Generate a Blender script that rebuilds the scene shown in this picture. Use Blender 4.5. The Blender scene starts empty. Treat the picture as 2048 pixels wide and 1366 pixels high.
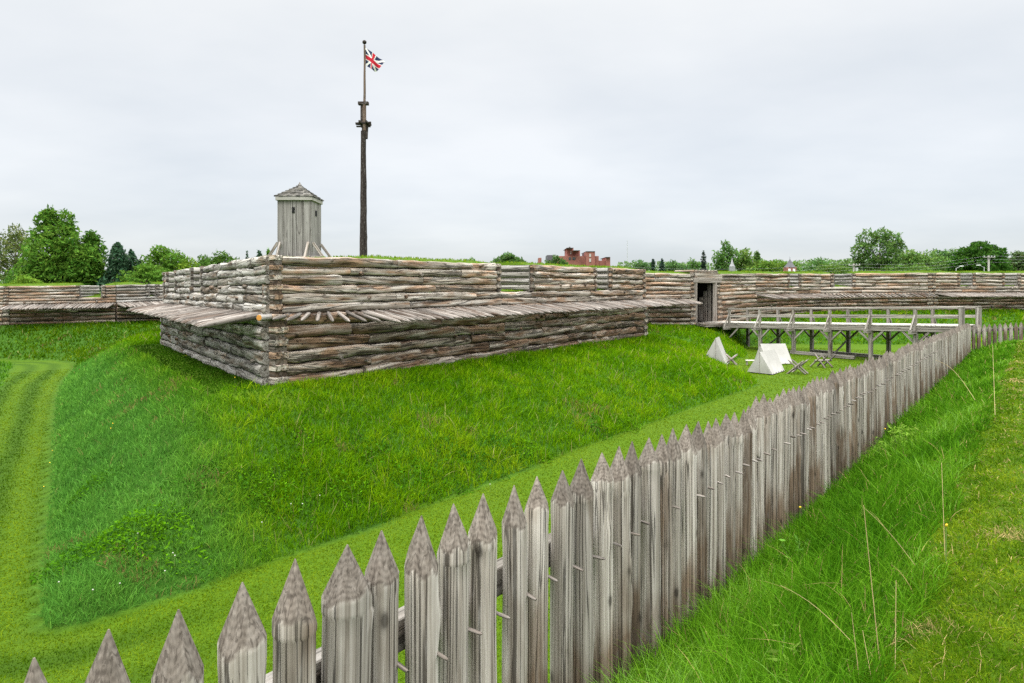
import bpy, math, random
import numpy as np
from mathutils import Vector
sc = bpy.context.scene
COL = sc.collection
R = math.radians
rng = np.random.default_rng(7)
random.seed(7)
F_PX = 1365.0          # focal length of the 2048 px wide photograph
HZ = 575.0             # horizon row

# ------------------------------------------------------------------ camera
cam_d = bpy.data.cameras.new("camera")
cam = bpy.data.objects.new("camera", cam_d)
COL.objects.link(cam)
cam.location = (0, 0, 0)
cam.rotation_euler = (R(90), 0, 0)
cam_d.sensor_width = 36.0
cam_d.lens = 24.0
cam_d.shift_y = -0.0527
cam_d.clip_start = 0.05
cam_d.clip_end = 6000
sc.camera = cam

# ------------------------------------------------------------------ sky, sun, exposure
SUN_EL, SUN_ROT = R(58), R(200)
w = bpy.data.worlds.new("World")
sc.world = w
w.use_nodes = True
nt = w.node_tree
nt.nodes.clear()
N = nt.nodes.new
out = N("ShaderNodeOutputWorld"); bg = N("ShaderNodeBackground"); bg2 = N("ShaderNodeBackground"); add = N("ShaderNodeAddShader")
sky = N("ShaderNodeTexSky"); sky.sky_type = 'NISHITA'; sky.sun_disc = False
sky.sun_elevation = SUN_EL; sky.sun_rotation = SUN_ROT
nt.links.new(sky.outputs[0], bg.inputs[0]); bg.inputs[1].default_value = 0.05; sky.air_density = .6; sky.dust_density = 3.0
tc = N("ShaderNodeTexCoord"); sep = N("ShaderNodeSeparateXYZ")
nt.links.new(tc.outputs["Generated"], sep.inputs[0])
ramp = N("ShaderNodeValToRGB")                       # overcast: brighter overhead than at the horizon
el = ramp.color_ramp.elements
el[0].position = 0.0; el[0].color = (.160, .165, .164, 1)
el[1].position = 1.0; el[1].color = (1.55, 1.53, 1.49, 1)
for p, c in ((.10, (.171, .1735, .171, 1)), (.25, (.186, .1865, .182, 1)), (.40, (.203, .2015, .194, 1)), (.62, (.78, .77, .75, 1))):
    e = el.new(p); e.color = c
nt.links.new(sep.outputs["Z"], ramp.inputs[0])
mz = N("ShaderNodeMath"); mz.operation = 'ADD'; mz.inputs[1].default_value = .18
nt.links.new(sep.outputs["Z"], mz.inputs[0])
dv = N("ShaderNodeVectorMath"); dv.operation = 'DIVIDE'
cmb = N("ShaderNodeCombineXYZ")
for i in range(3): nt.links.new(mz.outputs[0], cmb.inputs[i])
nt.links.new(tc.outputs["Generated"], dv.inputs[0]); nt.links.new(cmb.outputs[0], dv.inputs[1])
mp = N("ShaderNodeMapping"); mp.inputs["Scale"].default_value = (.7, .9, .5); mp.inputs["Rotation"].default_value = (0, 0, .35)
nt.links.new(dv.outputs[0], mp.inputs[0])
cn = N("ShaderNodeTexNoise"); cn.inputs["Scale"].default_value = 1.15; cn.inputs["Detail"].default_value = 5; cn.inputs["Roughness"].default_value = .5
nt.links.new(mp.outputs[0], cn.inputs["Vector"])
cr = N("ShaderNodeValToRGB")
cr.color_ramp.elements[0].position = .32; cr.color_ramp.elements[0].color = (.875, .905, .93, 1)
cr.color_ramp.elements[1].position = .68; cr.color_ramp.elements[1].color = (1.10, 1.10, 1.095, 1)
nt.links.new(cn.outputs["Fac"], cr.inputs[0])
mul = N("ShaderNodeMix"); mul.data_type = 'RGBA'; mul.blend_type = 'MULTIPLY'; mul.inputs["Factor"].default_value = 1
nt.links.new(ramp.outputs[0], mul.inputs["A"]); nt.links.new(cr.outputs[0], mul.inputs["B"])
nt.links.new(mul.outputs["Result"], bg2.inputs[0]); bg2.inputs[1].default_value = 4.15
nt.links.new(bg.outputs[0], add.inputs[0]); nt.links.new(bg2.outputs[0], add.inputs[1]); nt.links.new(add.outputs[0], out.inputs[0])

sd = bpy.data.lights.new("sun", 'SUN'); so = bpy.data.objects.new("sun", sd); COL.objects.link(so)
sd.energy = 1.5; sd.angle = R(10); sd.color = (1, .965, .91)
sv = Vector((-.42, -.52, 1.15)).normalized()         # towards the sun
so.rotation_euler = sv.to_track_quat('Z', 'Y').to_euler(); so.location = (0, 0, 30)
sc.view_settings.view_transform = 'Standard'; sc.view_settings.look = 'None'
sc.view_settings.exposure = 0.0; sc.view_settings.gamma = 1.0
sc.cycles.use_adaptive_sampling = True; sc.cycles.adaptive_threshold = .006; sc.cycles.use_denoising = False
sc.cycles.max_bounces = 6; sc.cycles.diffuse_bounces = 3; sc.cycles.transparent_max_bounces = 4

# ------------------------------------------------------------------ materials
def new_mat(name):
    m = bpy.data.materials.new(name); m.use_nodes = True
    t = m.node_tree; t.nodes.clear()
    o = t.nodes.new("ShaderNodeOutputMaterial"); p = t.nodes.new("ShaderNodeBsdfPrincipled")
    t.links.new(p.outputs[0], o.inputs[0])
    return m, t, p
def ramp_node(t, stops, src):
    r = t.nodes.new("ShaderNodeValToRGB"); e = r.color_ramp.elements
    while len(e) > 1: e.remove(e[-1])
    e[0].position = stops[0][0]; e[0].color = (*stops[0][1], 1)
    for p, c in stops[1:]:
        k = e.new(p); k.color = (*c, 1)
    t.links.new(src, r.inputs[0]); return r.outputs[0]
def g(v): return (v, v, v)
def mixc(t, a, b, fac, mode='MIX'):
    m = t.nodes.new("ShaderNodeMix"); m.data_type = 'RGBA'; m.blend_type = mode
    for s, v in (("A", a), ("B", b)):
        if isinstance(v, tuple): m.inputs[s].default_value = (*v, 1)
        else: t.links.new(v, m.inputs[s])
    if isinstance(fac, (int, float)): m.inputs["Factor"].default_value = fac
    else: t.links.new(fac, m.inputs["Factor"])
    return m.outputs["Result"]
def mth(t, op, a, b=None):
    m = t.nodes.new("ShaderNodeMath"); m.operation = op
    for i, v in enumerate((a, b)):
        if v is None: continue
        if isinstance(v, (int, float)): m.inputs[i].default_value = v
        else: t.links.new(v, m.inputs[i])
    return m.outputs[0]
def noise(t, vec, scale3, detail=5, rough=.6, dist=0):
    mpn = t.nodes.new("ShaderNodeMapping"); mpn.inputs["Scale"].default_value = scale3
    t.links.new(vec, mpn.inputs[0])
    n = t.nodes.new("ShaderNodeTexNoise"); n.inputs["Scale"].default_value = 1
    n.inputs["Detail"].default_value = detail; n.inputs["Roughness"].default_value = rough; n.inputs["Distortion"].default_value = dist
    t.links.new(mpn.outputs[0], n.inputs["Vector"]); return n.outputs["Fac"]

def wood(name, dark, mid, light, brown, black, radial, axial=.8, brown_at=.55, crack=1.0, tipdark=False, bump=.5, knots=1.0, bstrength=.012, ck0=.39, rotgain=.35, ckr=1.5):
    """weathered timber; grain follows the attribute wc (x along the piece, y z across it), aux = tone, rot, end"""
    m, t, p = new_mat(name)
    a = t.nodes.new("ShaderNodeAttribute"); a.attribute_name = "wc"
    b = t.nodes.new("ShaderNodeAttribute"); b.attribute_name = "aux"
    sp = t.nodes.new("ShaderNodeSeparateXYZ"); t.links.new(b.outputs["Vector"], sp.inputs[0])
    tone, rot, end = sp.outputs
    v = a.outputs["Vector"]
    n1 = noise(t, v, (axial, radial, radial), 7, .68, .25)
    n2 = noise(t, v, (.5, 2.2, 2.2), 4, .6, .4)
    n3 = noise(t, v, (axial * .4, radial * ckr, radial * ckr), 3, .5, .15)
    n4 = noise(t, v, (axial * 9, radial * .9, radial * .9), 4, .6)
    c = ramp_node(t, [(.35, dark), (.48, mid), (.63, light)], n1)
    n1r = ramp_node(t, [(.36, g(0)), (.62, g(1))], n1)
    bf = mth(t, 'ADD', n2, mth(t, 'MULTIPLY', rot, rotgain))
    bfac = ramp_node(t, [(brown_at, g(0)), (brown_at + .16, g(1))], bf)
    brn = mixc(t, tuple(x * .32 for x in brown), tuple(min(1, x * 1.25) for x in brown), n1r)
    c = mixc(t, c, brn, mth(t, 'MULTIPLY', bfac, .85))
    ck = ramp_node(t, [(ck0, g(1)), (ck0 + .045, g(0))], n3)
    n5 = noise(t, v, (.22, radial * .33, radial * .33), 2, .45, .1)
    chk = ramp_node(t, [(.004, g(1)), (.016, g(0))], mth(t, 'ABSOLUTE', mth(t, 'SUBTRACT', n5, .5)))
    ck = mth(t, 'MAXIMUM', ck, chk)
    c = mixc(t, c, black, mth(t, 'MULTIPLY', ck, .8 * crack))
    c = mixc(t, c, mixc(t, c, (.44, .42, .39), .4), ramp_node(t, [(.55, g(0)), (.75, g(1))], n4))
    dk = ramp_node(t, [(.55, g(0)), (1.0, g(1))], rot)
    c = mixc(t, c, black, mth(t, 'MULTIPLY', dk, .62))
    if knots:
        mpn = t.nodes.new("ShaderNodeMapping"); mpn.inputs["Scale"].default_value = (2.6, 5, 5); t.links.new(v, mpn.inputs[0])
        vo = t.nodes.new("ShaderNodeTexVoronoi"); vo.inputs["Scale"].default_value = 1; t.links.new(mpn.outputs[0], vo.inputs["Vector"])
        kf = ramp_node(t, [(.07, g(1)), (.13, g(.25)), (.2, g(0))], vo.outputs["Distance"])
        c = mixc(t, c, black, mth(t, 'MULTIPLY', kf, .8 * knots))
    if tipdark:
        # growth rings laid open by the axe on the sharpened tip
        sp2 = t.nodes.new("ShaderNodeSeparateXYZ"); t.links.new(v, sp2.inputs[0])
        at = t.nodes.new("ShaderNodeAttribute"); at.attribute_name = "rad"
        ring = mth(t, 'SINE', mth(t, 'ADD', mth(t, 'MULTIPLY', at.outputs["Fac"], 620.0), mth(t, 'MULTIPLY', noise(t, v, (5, 9, 9), 2, .5), 7.0)))
        rc = mixc(t, (.055, .044, .035), (.24, .205, .17), mth(t, 'ADD', mth(t, 'MULTIPLY', ring, .14), mth(t, 'ADD', mth(t, 'MULTIPLY', n1, 1.6), -.35)))
        rc = mixc(t, rc, (.03, .025, .02), mth(t, 'MULTIPLY', ck, .3))
        c = mixc(t, c, rc, mth(t, 'MULTIPLY', end, .85))
    else:
        c = mixc(t, c, (.13, .105, .085), mth(t, 'MULTIPLY', end, .55))
    tn = t.nodes.new("ShaderNodeCombineXYZ")
    for i in range(3): t.links.new(tone, tn.inputs[i])
    c = mixc(t, c, tn.outputs[0], 1.0, 'MULTIPLY')
    t.links.new(c, p.inputs["Base Color"]); p.inputs["Roughness"].default_value = .88; p.inputs["Specular IOR Level"].default_value = .2
    bm = t.nodes.new("ShaderNodeBump"); bm.inputs["Strength"].default_value = bump; bm.inputs["Distance"].default_value = bstrength
    hgt = mth(t, 'SUBTRACT', n1, mth(t, 'MULTIPLY', ck, .6)); t.links.new(hgt, bm.inputs["Height"])
    t.links.new(bm.outputs[0], p.inputs["Normal"])
    return m
W_UP = wood("weathered_log", (.15, .12, .09), (.34, .295, .245), (.60, .555, .495), (.36, .215, .125), (.016, .011, .008), 9, .4, .525, .9, bstrength=.04, ck0=.385, bump=.8)
W_LOW = wood("damp_shaded_log", (.11, .082, .058), (.28, .23, .18), (.58, .52, .45), (.28, .16, .09), (.010, .007, .005), 9, .35, .50, .9, bstrength=.04, ck0=.395, bump=.8)  # darker brown for damp, with the shade under the stakes painted in
W_PALE = wood("pale_log", (.17, .155, .13), (.33, .31, .275), (.53, .51, .48), (.22, .155, .10), (.022, .017, .013), 10, .6, .58, .9, bstrength=.04, ck0=.39, bump=.7)
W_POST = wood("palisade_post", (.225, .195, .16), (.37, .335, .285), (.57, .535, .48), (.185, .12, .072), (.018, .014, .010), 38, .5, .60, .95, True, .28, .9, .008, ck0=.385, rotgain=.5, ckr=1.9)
W_STAKE = wood("stake_wood", (.16, .135, .11), (.31, .27, .235), (.48, .445, .405), (.16, .095, .06), (.02, .016, .013), 24, .7, .56, .8, bstrength=.012, ck0=.39)
W_PLANK = wood("grey_board", (.15, .14, .13), (.235, .22, .208), (.345, .33, .315), (.15, .135, .115), (.03, .025, .02), 11, .35, .66, .8, bstrength=.008, knots=.4, ck0=.38)
W_BRIDGE = wood("bridge_timber", (.13, .115, .095), (.25, .23, .20), (.40, .375, .34), (.15, .10, .065), (.02, .016, .013), 18, .5, .57, .8, bstrength=.010, knots=.5)
W_DECK = wood("bridge_plank", (.40, .37, .325), (.52, .485, .44), (.62, .60, .56), (.30, .25, .2), (.1, .08, .06), 8, .8, .70, .4, bstrength=.006, knots=0)
W_DARK = wood("tarred_mast", (.018, .013, .011), (.034, .025, .022), (.065, .052, .048), (.025, .015, .012), (.008, .006, .005), 14, .6, .60, .6, bstrength=.01, knots=.3)
W_TOPM = wood("brown_spar", (.07, .045, .035), (.12, .08, .06), (.19, .14, .11), (.07, .04, .03), (.02, .015, .01), 20, .6, .60, .5, bstrength=.01, knots=.3)

def plain(name, col, rough=.8, var=.15, sc_=3.0, spec=.3):
    m, t, p = new_mat(name)
    tcx = t.nodes.new("ShaderNodeTexCoord")
    n = noise(t, tcx.outputs["Object"], (sc_,) * 3, 4, .6)
    c = ramp_node(t, [(.3, tuple(x * (1 - var) for x in col)), (.7, tuple(min(1, x * (1 + var)) for x in col))], n)
    t.links.new(c, p.inputs["Base Color"]); p.inputs["Roughness"].default_value = rough; p.inputs["Specular IOR Level"].default_value = spec
    return m
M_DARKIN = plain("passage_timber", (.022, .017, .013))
M_ORANGE = plain("fresh_cut_end", (.55, .25, .05))
M_CANVAS = plain("tent_canvas", (.36, .352, .33), .9, .10, 2.5)
M_WHITE = plain("white_paint", (.75, .76, .76), .6, .05)
M_PALE = plain("faded_white_boards", (.24, .245, .25), .8, .1)
M_GREYM = plain("grey_metal", (.42, .43, .44), .5, .05)
M_BRICK = plain("far_red_brick", (.26, .105, .085), .9, .14, .8)
M_ROOFG = plain("slate_roof", (.10, .10, .11), .8, .2, 2)
M_CONC = plain("pale_concrete", (.42, .40, .38), .9, .1)
M_WIN = plain("dark_window", (.06, .065, .075), .3, .2)
M_BARK = plain("bark", (.085, .068, .055), .95, .3, 6)
M_RED = plain("flag_red", (.47, .012, .03), .85, .05)
M_NAVY = plain("flag_navy", (.022, .03, .085), .85, .05)
M_FLAGW = plain("flag_white", (.78, .77, .76), .85, .03)
M_SHINGLE = wood("roof_shingle", (.09, .085, .075), (.20, .19, .17), (.36, .34, .31), (.12, .11, .08), (.02, .02, .018), 9, 2.5, .60, .6, bstrength=.01, knots=0)
M_TRIM = plain("pale_trim", (.33, .315, .29), .8, .1)
M_YELLOW = plain("yellow_petals", (.75, .50, .03), .8, .1)
M_PUFF = plain("dandelion_fluff", (.42, .43, .36), .95, .05)

def grass_mat(name):
    m, t, p = new_mat(name)
    a = t.nodes.new("ShaderNodeAttribute"); a.attribute_name = "col"
    t.links.new(a.outputs["Color"], p.inputs["Base Color"]); p.inputs["Roughness"].default_value = .6
    p.inputs["Specular IOR Level"].default_value = .02
    tr = t.nodes.new("ShaderNodeBsdfTranslucent"); t.links.new(a.outputs["Color"], tr.inputs[0])
    mx = t.nodes.new("ShaderNodeMixShader"); mx.inputs[0].default_value = .33
    o = [n for n in t.nodes if n.type == 'OUTPUT_MATERIAL'][0]
    t.links.new(p.outputs[0], mx.inputs[1]); t.links.new(tr.outputs[0], mx.inputs[2]); t.links.new(mx.outputs[0], o.inputs[0])
    return m
M_BLADE = grass_mat("grass_blade"); M_LEAF = grass_mat("leaf")

def ground_mat():
    m, t, p = new_mat("turf")
    ge = t.nodes.new("ShaderNodeNewGeometry"); v = ge.outputs["Position"]
    a = t.nodes.new("ShaderNodeAttribute"); a.attribute_name = "mown"
    fine = noise(t, v, (55, 55, 55), 4, .7); mid = noise(t, v, (7, 7, 7), 4, .65); big = noise(t, v, (.5, .5, .5), 3, .55)
    mown = ramp_node(t, [(.3, (.030, .070, .001)), (.5, (.052, .108, .002)), (.72, (.088, .150, .004))], mth(t, 'ADD', mth(t, 'MULTIPLY', fine, .55), mth(t, 'MULTIPLY', mid, .45)))
    mown = mixc(t, mown, (.065, .115, .006), mth(t, 'MULTIPLY', ramp_node(t, [(.45, g(0)), (.62, g(1))], big), .4))
    st = t.nodes.new("ShaderNodeAttribute"); st.attribute_name = "stripe"
    mown = mixc(t, mown, (.018, .052, .001), mth(t, 'MULTIPLY', st.outputs["Fac"], .75))
    tall = ramp_node(t, [(.3, (.02, .055, .006)), (.6, (.045, .115, .010))], mid)
    c = mixc(t, tall, mown, a.outputs["Fac"])
    t.links.new(c, p.inputs["Base Color"]); p.inputs["Roughness"].default_value = .9; p.inputs["Specular IOR Level"].default_value = .1
    bm = t.nodes.new("ShaderNodeBump"); bm.inputs["Strength"].default_value = .8; bm.inputs["Distance"].default_value = .03
    t.links.new(fine, bm.inputs["Height"]); t.links.new(bm.outputs[0], p.inputs["Normal"])
    return m
M_TURF = ground_mat()

# ------------------------------------------------------------------ mesh builder
def thing(name, label, cat, loc=(0, 0, 0), group=None, kind=None):
    o = bpy.data.objects.new(name, None); COL.objects.link(o); o.location = loc; o.empty_display_size = .2
    return tag(o, label, cat, group, kind)
def tag(o, label, cat, group=None, kind=None):
    if label: o["label"] = label
    if cat: o["category"] = cat
    if group: o["group"] = group
    if kind: o["kind"] = kind
    return o
def fill_mesh(me, V, quads, tris):
    nq, ntr = len(quads), len(tris)
    me.vertices.add(len(V)); me.vertices.foreach_set("co", np.asarray(V, np.float32).ravel())
    idx = np.concatenate([np.asarray(quads, np.int32).ravel(), np.asarray(tris, np.int32).ravel()]).astype(np.int32)
    me.loops.add(len(idx)); me.loops.foreach_set("vertex_index", idx)
    me.polygons.add(nq + ntr)
    me.polygons.foreach_set("loop_start", np.concatenate([np.arange(nq) * 4, nq * 4 + np.arange(ntr) * 3]).astype(np.int32))
    try: me.polygons.foreach_set("loop_total", np.concatenate([np.full(nq, 4), np.full(ntr, 3)]).astype(np.int32))
    except Exception: pass
class MB:
    def __init__(s): s.V = []; s.Q = []; s.T = []; s.wc = []; s.aux = []; s.rad = []; s.mq = []; s.mt = []; s.sq = []; s.st = []; s.n = 0
    def add(s, V, Q=None, T=None, wc=None, aux=None, rad=None, mat=0, sm=True):
        V = np.asarray(V, float); k = len(V)
        s.V.append(V)
        if Q is not None and len(Q): s.Q.append(np.asarray(Q, int) + s.n); s.mq.append(np.full(len(Q), mat)); s.sq.append(np.full(len(Q), sm))
        if T is not None and len(T): s.T.append(np.asarray(T, int) + s.n); s.mt.append(np.full(len(T), mat)); s.st.append(np.full(len(T), sm))
        s.wc.append(V if wc is None else np.asarray(wc, float))
        s.aux.append(np.tile((1., 0., 0.), (k, 1)) if aux is None else np.asarray(aux, float))
        s.rad.append(np.zeros(k) if rad is None else np.asarray(rad, float))
        s.n += k
    def build(s, name, mats, parent=None, smooth=True, loc=None):
        me = bpy.data.meshes.new(name)
        V = np.concatenate(s.V)
        o = np.zeros(3)
        if parent is not None: o = np.array(parent.matrix_world_loc if hasattr(parent, "matrix_world_loc") else base_of(parent))
        elif loc is not None: o = np.array(loc)
        Q = np.concatenate(s.Q) if s.Q else np.zeros((0, 4), int); T = np.concatenate(s.T) if s.T else np.zeros((0, 3), int)
        fill_mesh(me, V - o, Q, T)
        mi = np.concatenate((s.mq if s.mq else []) + (s.mt if s.mt else [])).astype(np.int32)
        if not isinstance(mats, (list, tuple)): mats = [mats]
        for m in mats: me.materials.append(m)
        me.polygons.foreach_set("material_index", mi)
        me.polygons.foreach_set("use_smooth", np.concatenate(s.sq + s.st).astype(bool) & smooth)
        for nm, arr in (("wc", s.wc), ("aux", s.aux)):
            at = me.attributes.new(nm, 'FLOAT_VECTOR', 'POINT'); at.data.foreach_set("vector", np.concatenate(arr).astype(np.float32).ravel())
        at = me.attributes.new("rad", 'FLOAT', 'POINT'); at.data.foreach_set("value", np.concatenate(s.rad).astype(np.float32))
        me.update(); me.validate()
        ob = bpy.data.objects.new(name, me); COL.objects.link(ob)
        if parent is not None: ob.parent = parent
        elif loc is not None: ob.location = loc
        return ob
def base_of(o):
    p = Vector((0, 0, 0))
    while o is not None: p = p + o.location; o = o.parent
    return tuple(p)
def unit(v): v = np.asarray(v, float); return v / np.linalg.norm(v)
_seed = [0]
def tube(mb, P0, d, xs, rs, M=12, lump=.0, wob=.0, gouge=0, face=None, tone=1.0, rot0=0.0, mat=0, tip_from=None, capend=True, facet=0, knob=0, swirl=0.0, wscale=1.0, endv=.6, sq=0):
    """a log: rings of radius rs at xs along d from P0, uneven, with rotten hollows on the side called face"""
    _seed[0] += 1; sd_ = _seed[0]
    d = unit(d); up = np.array((0, 0, 1.)) if abs(d[2]) < .9 else np.array((0, 1., 0))
    a = unit(np.cross(up, d)); b = np.cross(d, a)
    xs = np.asarray(xs, float); rs = np.asarray(rs, float); n = len(xs); L = xs[-1] - xs[0]
    th = np.arange(M) / M * 2 * np.pi
    X, TH = np.meshgrid(xs, th, indexing='ij')
    Rr = np.repeat(rs[:, None], M, 1); rot = np.full((n, M), rot0)
    ph = rng.uniform(0, 6.28, 8)
    if lump:
        Rr = Rr * (1 + lump * (.5 * np.sin(X * 1.7 + ph[0]) + .4 * np.sin(X * 4.1 + TH + ph[1]) + .4 * np.sin(2 * TH + ph[2] + swirl * X) + .35 * np.sin(X * 7.3 + 2 * TH + ph[3]) + .3 * np.sin(3 * TH + ph[4] + swirl * 1.5 * X)))
    Rr0_tip = np.minimum(Rr.max(), np.full((n, M), rs[0])) * (1 + lump * .5 * np.sin(2 * TH + ph[2]))
    fa = 0.0
    if face is not None: fa = math.atan2(float(np.dot(face, b)), float(np.dot(face, a)))
    if sq: Rr = Rr / (np.abs(np.cos(TH)) ** sq + np.abs(np.sin(TH)) ** sq) ** (1 / sq) * .96
    for _ in range(gouge):
        xc = rng.uniform(xs[0], xs[-1]); tcn = fa + rng.normal(-.1, .75); l = rng.uniform(.25, .9); wd = rng.uniform(.18, .45); dp = rng.uniform(.12, .42)
        dth = (TH - tcn + swirl * .4 * (X - xc) + np.pi) % (2 * np.pi) - np.pi
        G = np.exp(-((X - xc) / l) ** 2 - (dth / wd) ** 2); Rr = Rr * (1 - dp * G); rot = np.maximum(rot, rot0 + G * (1 - rot0) * min(1, dp * 2.6))
    for _ in range(knob):
        xc = rng.uniform(xs[0], xs[-1]); tcn = fa + rng.normal(0, 1.0); dth = (TH - tcn + np.pi) % (2 * np.pi) - np.pi
        Rr = Rr * (1 + rng.uniform(.08, .22) * np.exp(-((X - xc) / .09) ** 2 - (dth / .3) ** 2))
    if facet and tip_from is not None:
        f0 = rng.uniform(0, 6.28); fn = facet; fang = f0 + np.arange(fn) * 2 * np.pi / fn + rng.normal(0, .14, fn)
        k_ = np.clip((X - tip_from) / (xs[-1] - tip_from), -.25, 1); base_r = rs[0]
        pl = np.full(X.shape, 9.)
        for fa_ in fang:
            cd = np.cos(TH - fa_); hh_ = base_r * (1.0 + rng.uniform(-.14, .06)) * (1 - k_) + .003
            pl = np.minimum(pl, np.where(cd > .15, hh_ / np.maximum(cd, .15), 9.))
        cutm = (X > tip_from - .25 * (xs[-1] - tip_from)); Rr = np.where(cutm, np.minimum(Rr0_tip, pl), Rr)
    wa = wob * (np.sin(xs * 1.1 + ph[5]) + .5 * np.sin(xs * 2.9 + ph[6])); wb = wob * np.sin(xs * 1.4 + ph[7])
    C = np.asarray(P0, float) + xs[:, None] * d + wa[:, None] * a + wb[:, None] * b
    V = C[:, None, :] + Rr[..., None] * (np.cos(TH)[..., None] * a + np.sin(TH)[..., None] * b)
    off = np.array((sd_ * 7.31 % 97, sd_ * 3.17 % 61, sd_ * 1.73 % 53))
    TW = TH + swirl * .7 * X
    wc = np.stack([X, Rr * np.cos(TW), Rr * np.sin(TW)], -1) * wscale + off
    end = np.zeros((n, M))
    if tip_from is not None: end = (cutm & (pl < Rr0_tip)).astype(float) if facet else (X >= tip_from - 1e-6).astype(float)
    aux = np.stack([np.full((n, M), tone), rot, end], -1)
    V = V.reshape(-1, 3); wc = wc.reshape(-1, 3); aux = aux.reshape(-1, 3); rad = Rr.reshape(-1)
    i = np.arange(n - 1)[:, None] * M; j = np.arange(M)[None, :]; j2 = (j + 1) % M
    Q = np.stack([i + j, i + j2, i + M + j2, i + M + j], -1).reshape(-1, 4)
    mb.add(V, Q, None, wc, aux, rad, mat)
    if capend:
        for k, flip in ((0, 1), (n - 1, 0)):
            ring = V[k * M:(k + 1) * M]; c = ring.mean(0)
            VV = np.vstack([ring, c]); jj = np.arange(M); T = np.stack([jj, (jj + 1) % M, np.full(M, M)], -1)
            if flip: T = T[:, [1, 0, 2]]
            wcc = np.vstack([wc[k * M:(k + 1) * M], wc[k * M:(k + 1) * M].mean(0)])
            au = np.tile((tone, rot0, endv if tip_from is None else 1.), (M + 1, 1))
            mb.add(VV, None, T, wcc, au, np.append(rad[k * M:(k + 1) * M], 0), mat)
def box(mb, c, half, ax=None, tone=1.0, rot=0., end=0., mat=0, jit=0., bev=0.0):
    """box about c; half sizes along axes ax (three rows); grain follows the longest side"""
    _seed[0] += 1; sd_ = _seed[0]
    ax = np.eye(3) if ax is None else np.asarray(ax, float)
    half = np.asarray(half, float); k = int(np.argmax(half)); order = [k, (k + 1) % 3, (k + 2) % 3]
    F_ = []
    V = []; Q = []; W = []
    off = np.array((sd_ * 7.31 % 97, sd_ * 3.17 % 61, sd_ * 1.73 % 53))
    bv = bev if bev else min(half) * .12
    for axis in range(3):
        for s in (-1, 1):
            u, v2 = (axis + 1) % 3, (axis + 2) % 3
            quad = []
            for su, sv_ in ((-1, -1), (1, -1), (1, 1), (-1, 1)):
                l = np.zeros(3); l[axis] = s * half[axis]; l[u] = su * (half[u] - bv); l[v2] = sv_ * (half[v2] - bv)
                quad.append(l)
            if s < 0: quad = quad[::-1]
            F_.append((axis, s, quad))
    idx = {}
    def vid(l):
        key = tuple(np.round(l, 6))
        if key not in idx: idx[key] = len(V); V.append(np.array(l))
        return idx[key]
    for axis, s, quad in F_: Q.append([vid(l) for l in quad])
    T = []
    for a1 in range(3):                                    # bevel strips
        u, v2 = (a1 + 1) % 3, (a1 + 2) % 3
        for su in (-1, 1):
            for sv_ in (-1, 1):
                def pt(sa, which):
                    l = np.zeros(3); l[a1] = sa * (half[a1] - bv)
                    l[u] = su * (half[u] if which == 0 else half[u] - bv); l[v2] = sv_ * (half[v2] - bv if which == 0 else half[v2])
                    return vid(l)
                q = [pt(-1, 0), pt(1, 0), pt(1, 1), pt(-1, 1)]
                if su * sv_ < 0: q = q[::-1]
                Q.append(q)
    for sx in (-1, 1):
        for sy in (-1, 1):
            for sz in (-1, 1):
                s = np.array((sx, sy, sz)); t3 = []
                for a1 in range(3):
                    l = s * (half - bv); l[a1] = s[a1] * half[a1]; t3.append(vid(l))
                if sx * sy * sz < 0: t3 = t3[::-1]
                T.append(t3)
    V = np.array(V); Vw = V @ ax + np.asarray(c, float)
    if jit: Vw = Vw + rng.normal(0, jit, Vw.shape)
    wc = V[:, order] + off
    mb.add(Vw, Q, T, wc, np.tile((tone, rot, end), (len(V), 1)), None, mat, False)
def beam(mb, p0, p1, w_, h_, up=(0, 0, 1), **k):
    p0 = np.asarray(p0, float); p1 = np.asarray(p1, float); d = unit(p1 - p0); u = np.asarray(up, float)
    if abs(np.dot(d, u)) > .97: u = np.array((1., 0, 0))
    s = unit(np.cross(u, d)); u2 = np.cross(d, s)
    box(mb, (p0 + p1) / 2, (np.linalg.norm(p1 - p0) / 2, w_ / 2, h_ / 2), (d, s, u2), **k)
def P(px, depth, py=None):
    """point seen at photo pixel px (py) at a depth in metres"""
    return np.array(((px - 1024) / F_PX * depth, depth, 0 if py is None else (HZ - py) / F_PX * depth))
def sstep(a, b, x): t = np.clip((x - a) / (b - a), 0, 1); return t * t * (3 - 2 * t)
def hash2(ix, iy, s):
    h = (ix.astype(np.int64) * 374761393 + iy.astype(np.int64) * 668265263 + s * 1442695041) & 0xffffffff
    h = ((h ^ (h >> 13)) * 1274126177) & 0xffffffff
    return ((h ^ (h >> 16)) & 0xffff) / 65535.0
def vnoise(x, y, scale, s=1, oct=3):
    tot = 0; amp = 1; nrm = 0
    for o in range(oct):
        X = x * scale * 2 ** o; Y = y * scale * 2 ** o; ix = np.floor(X); iy = np.floor(Y); fx = X - ix; fy = Y - iy
        fx = fx * fx * (3 - 2 * fx); fy = fy * fy * (3 - 2 * fy)
        v = (hash2(ix, iy, s + o) * (1 - fx) + hash2(ix + 1, iy, s + o) * fx) * (1 - fy) + (hash2(ix, iy + 1, s + o) * (1 - fx) + hash2(ix + 1, iy + 1, s + o) * fx) * fy
        tot = tot + amp * v; nrm += amp; amp *= .55
    return tot / nrm

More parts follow.
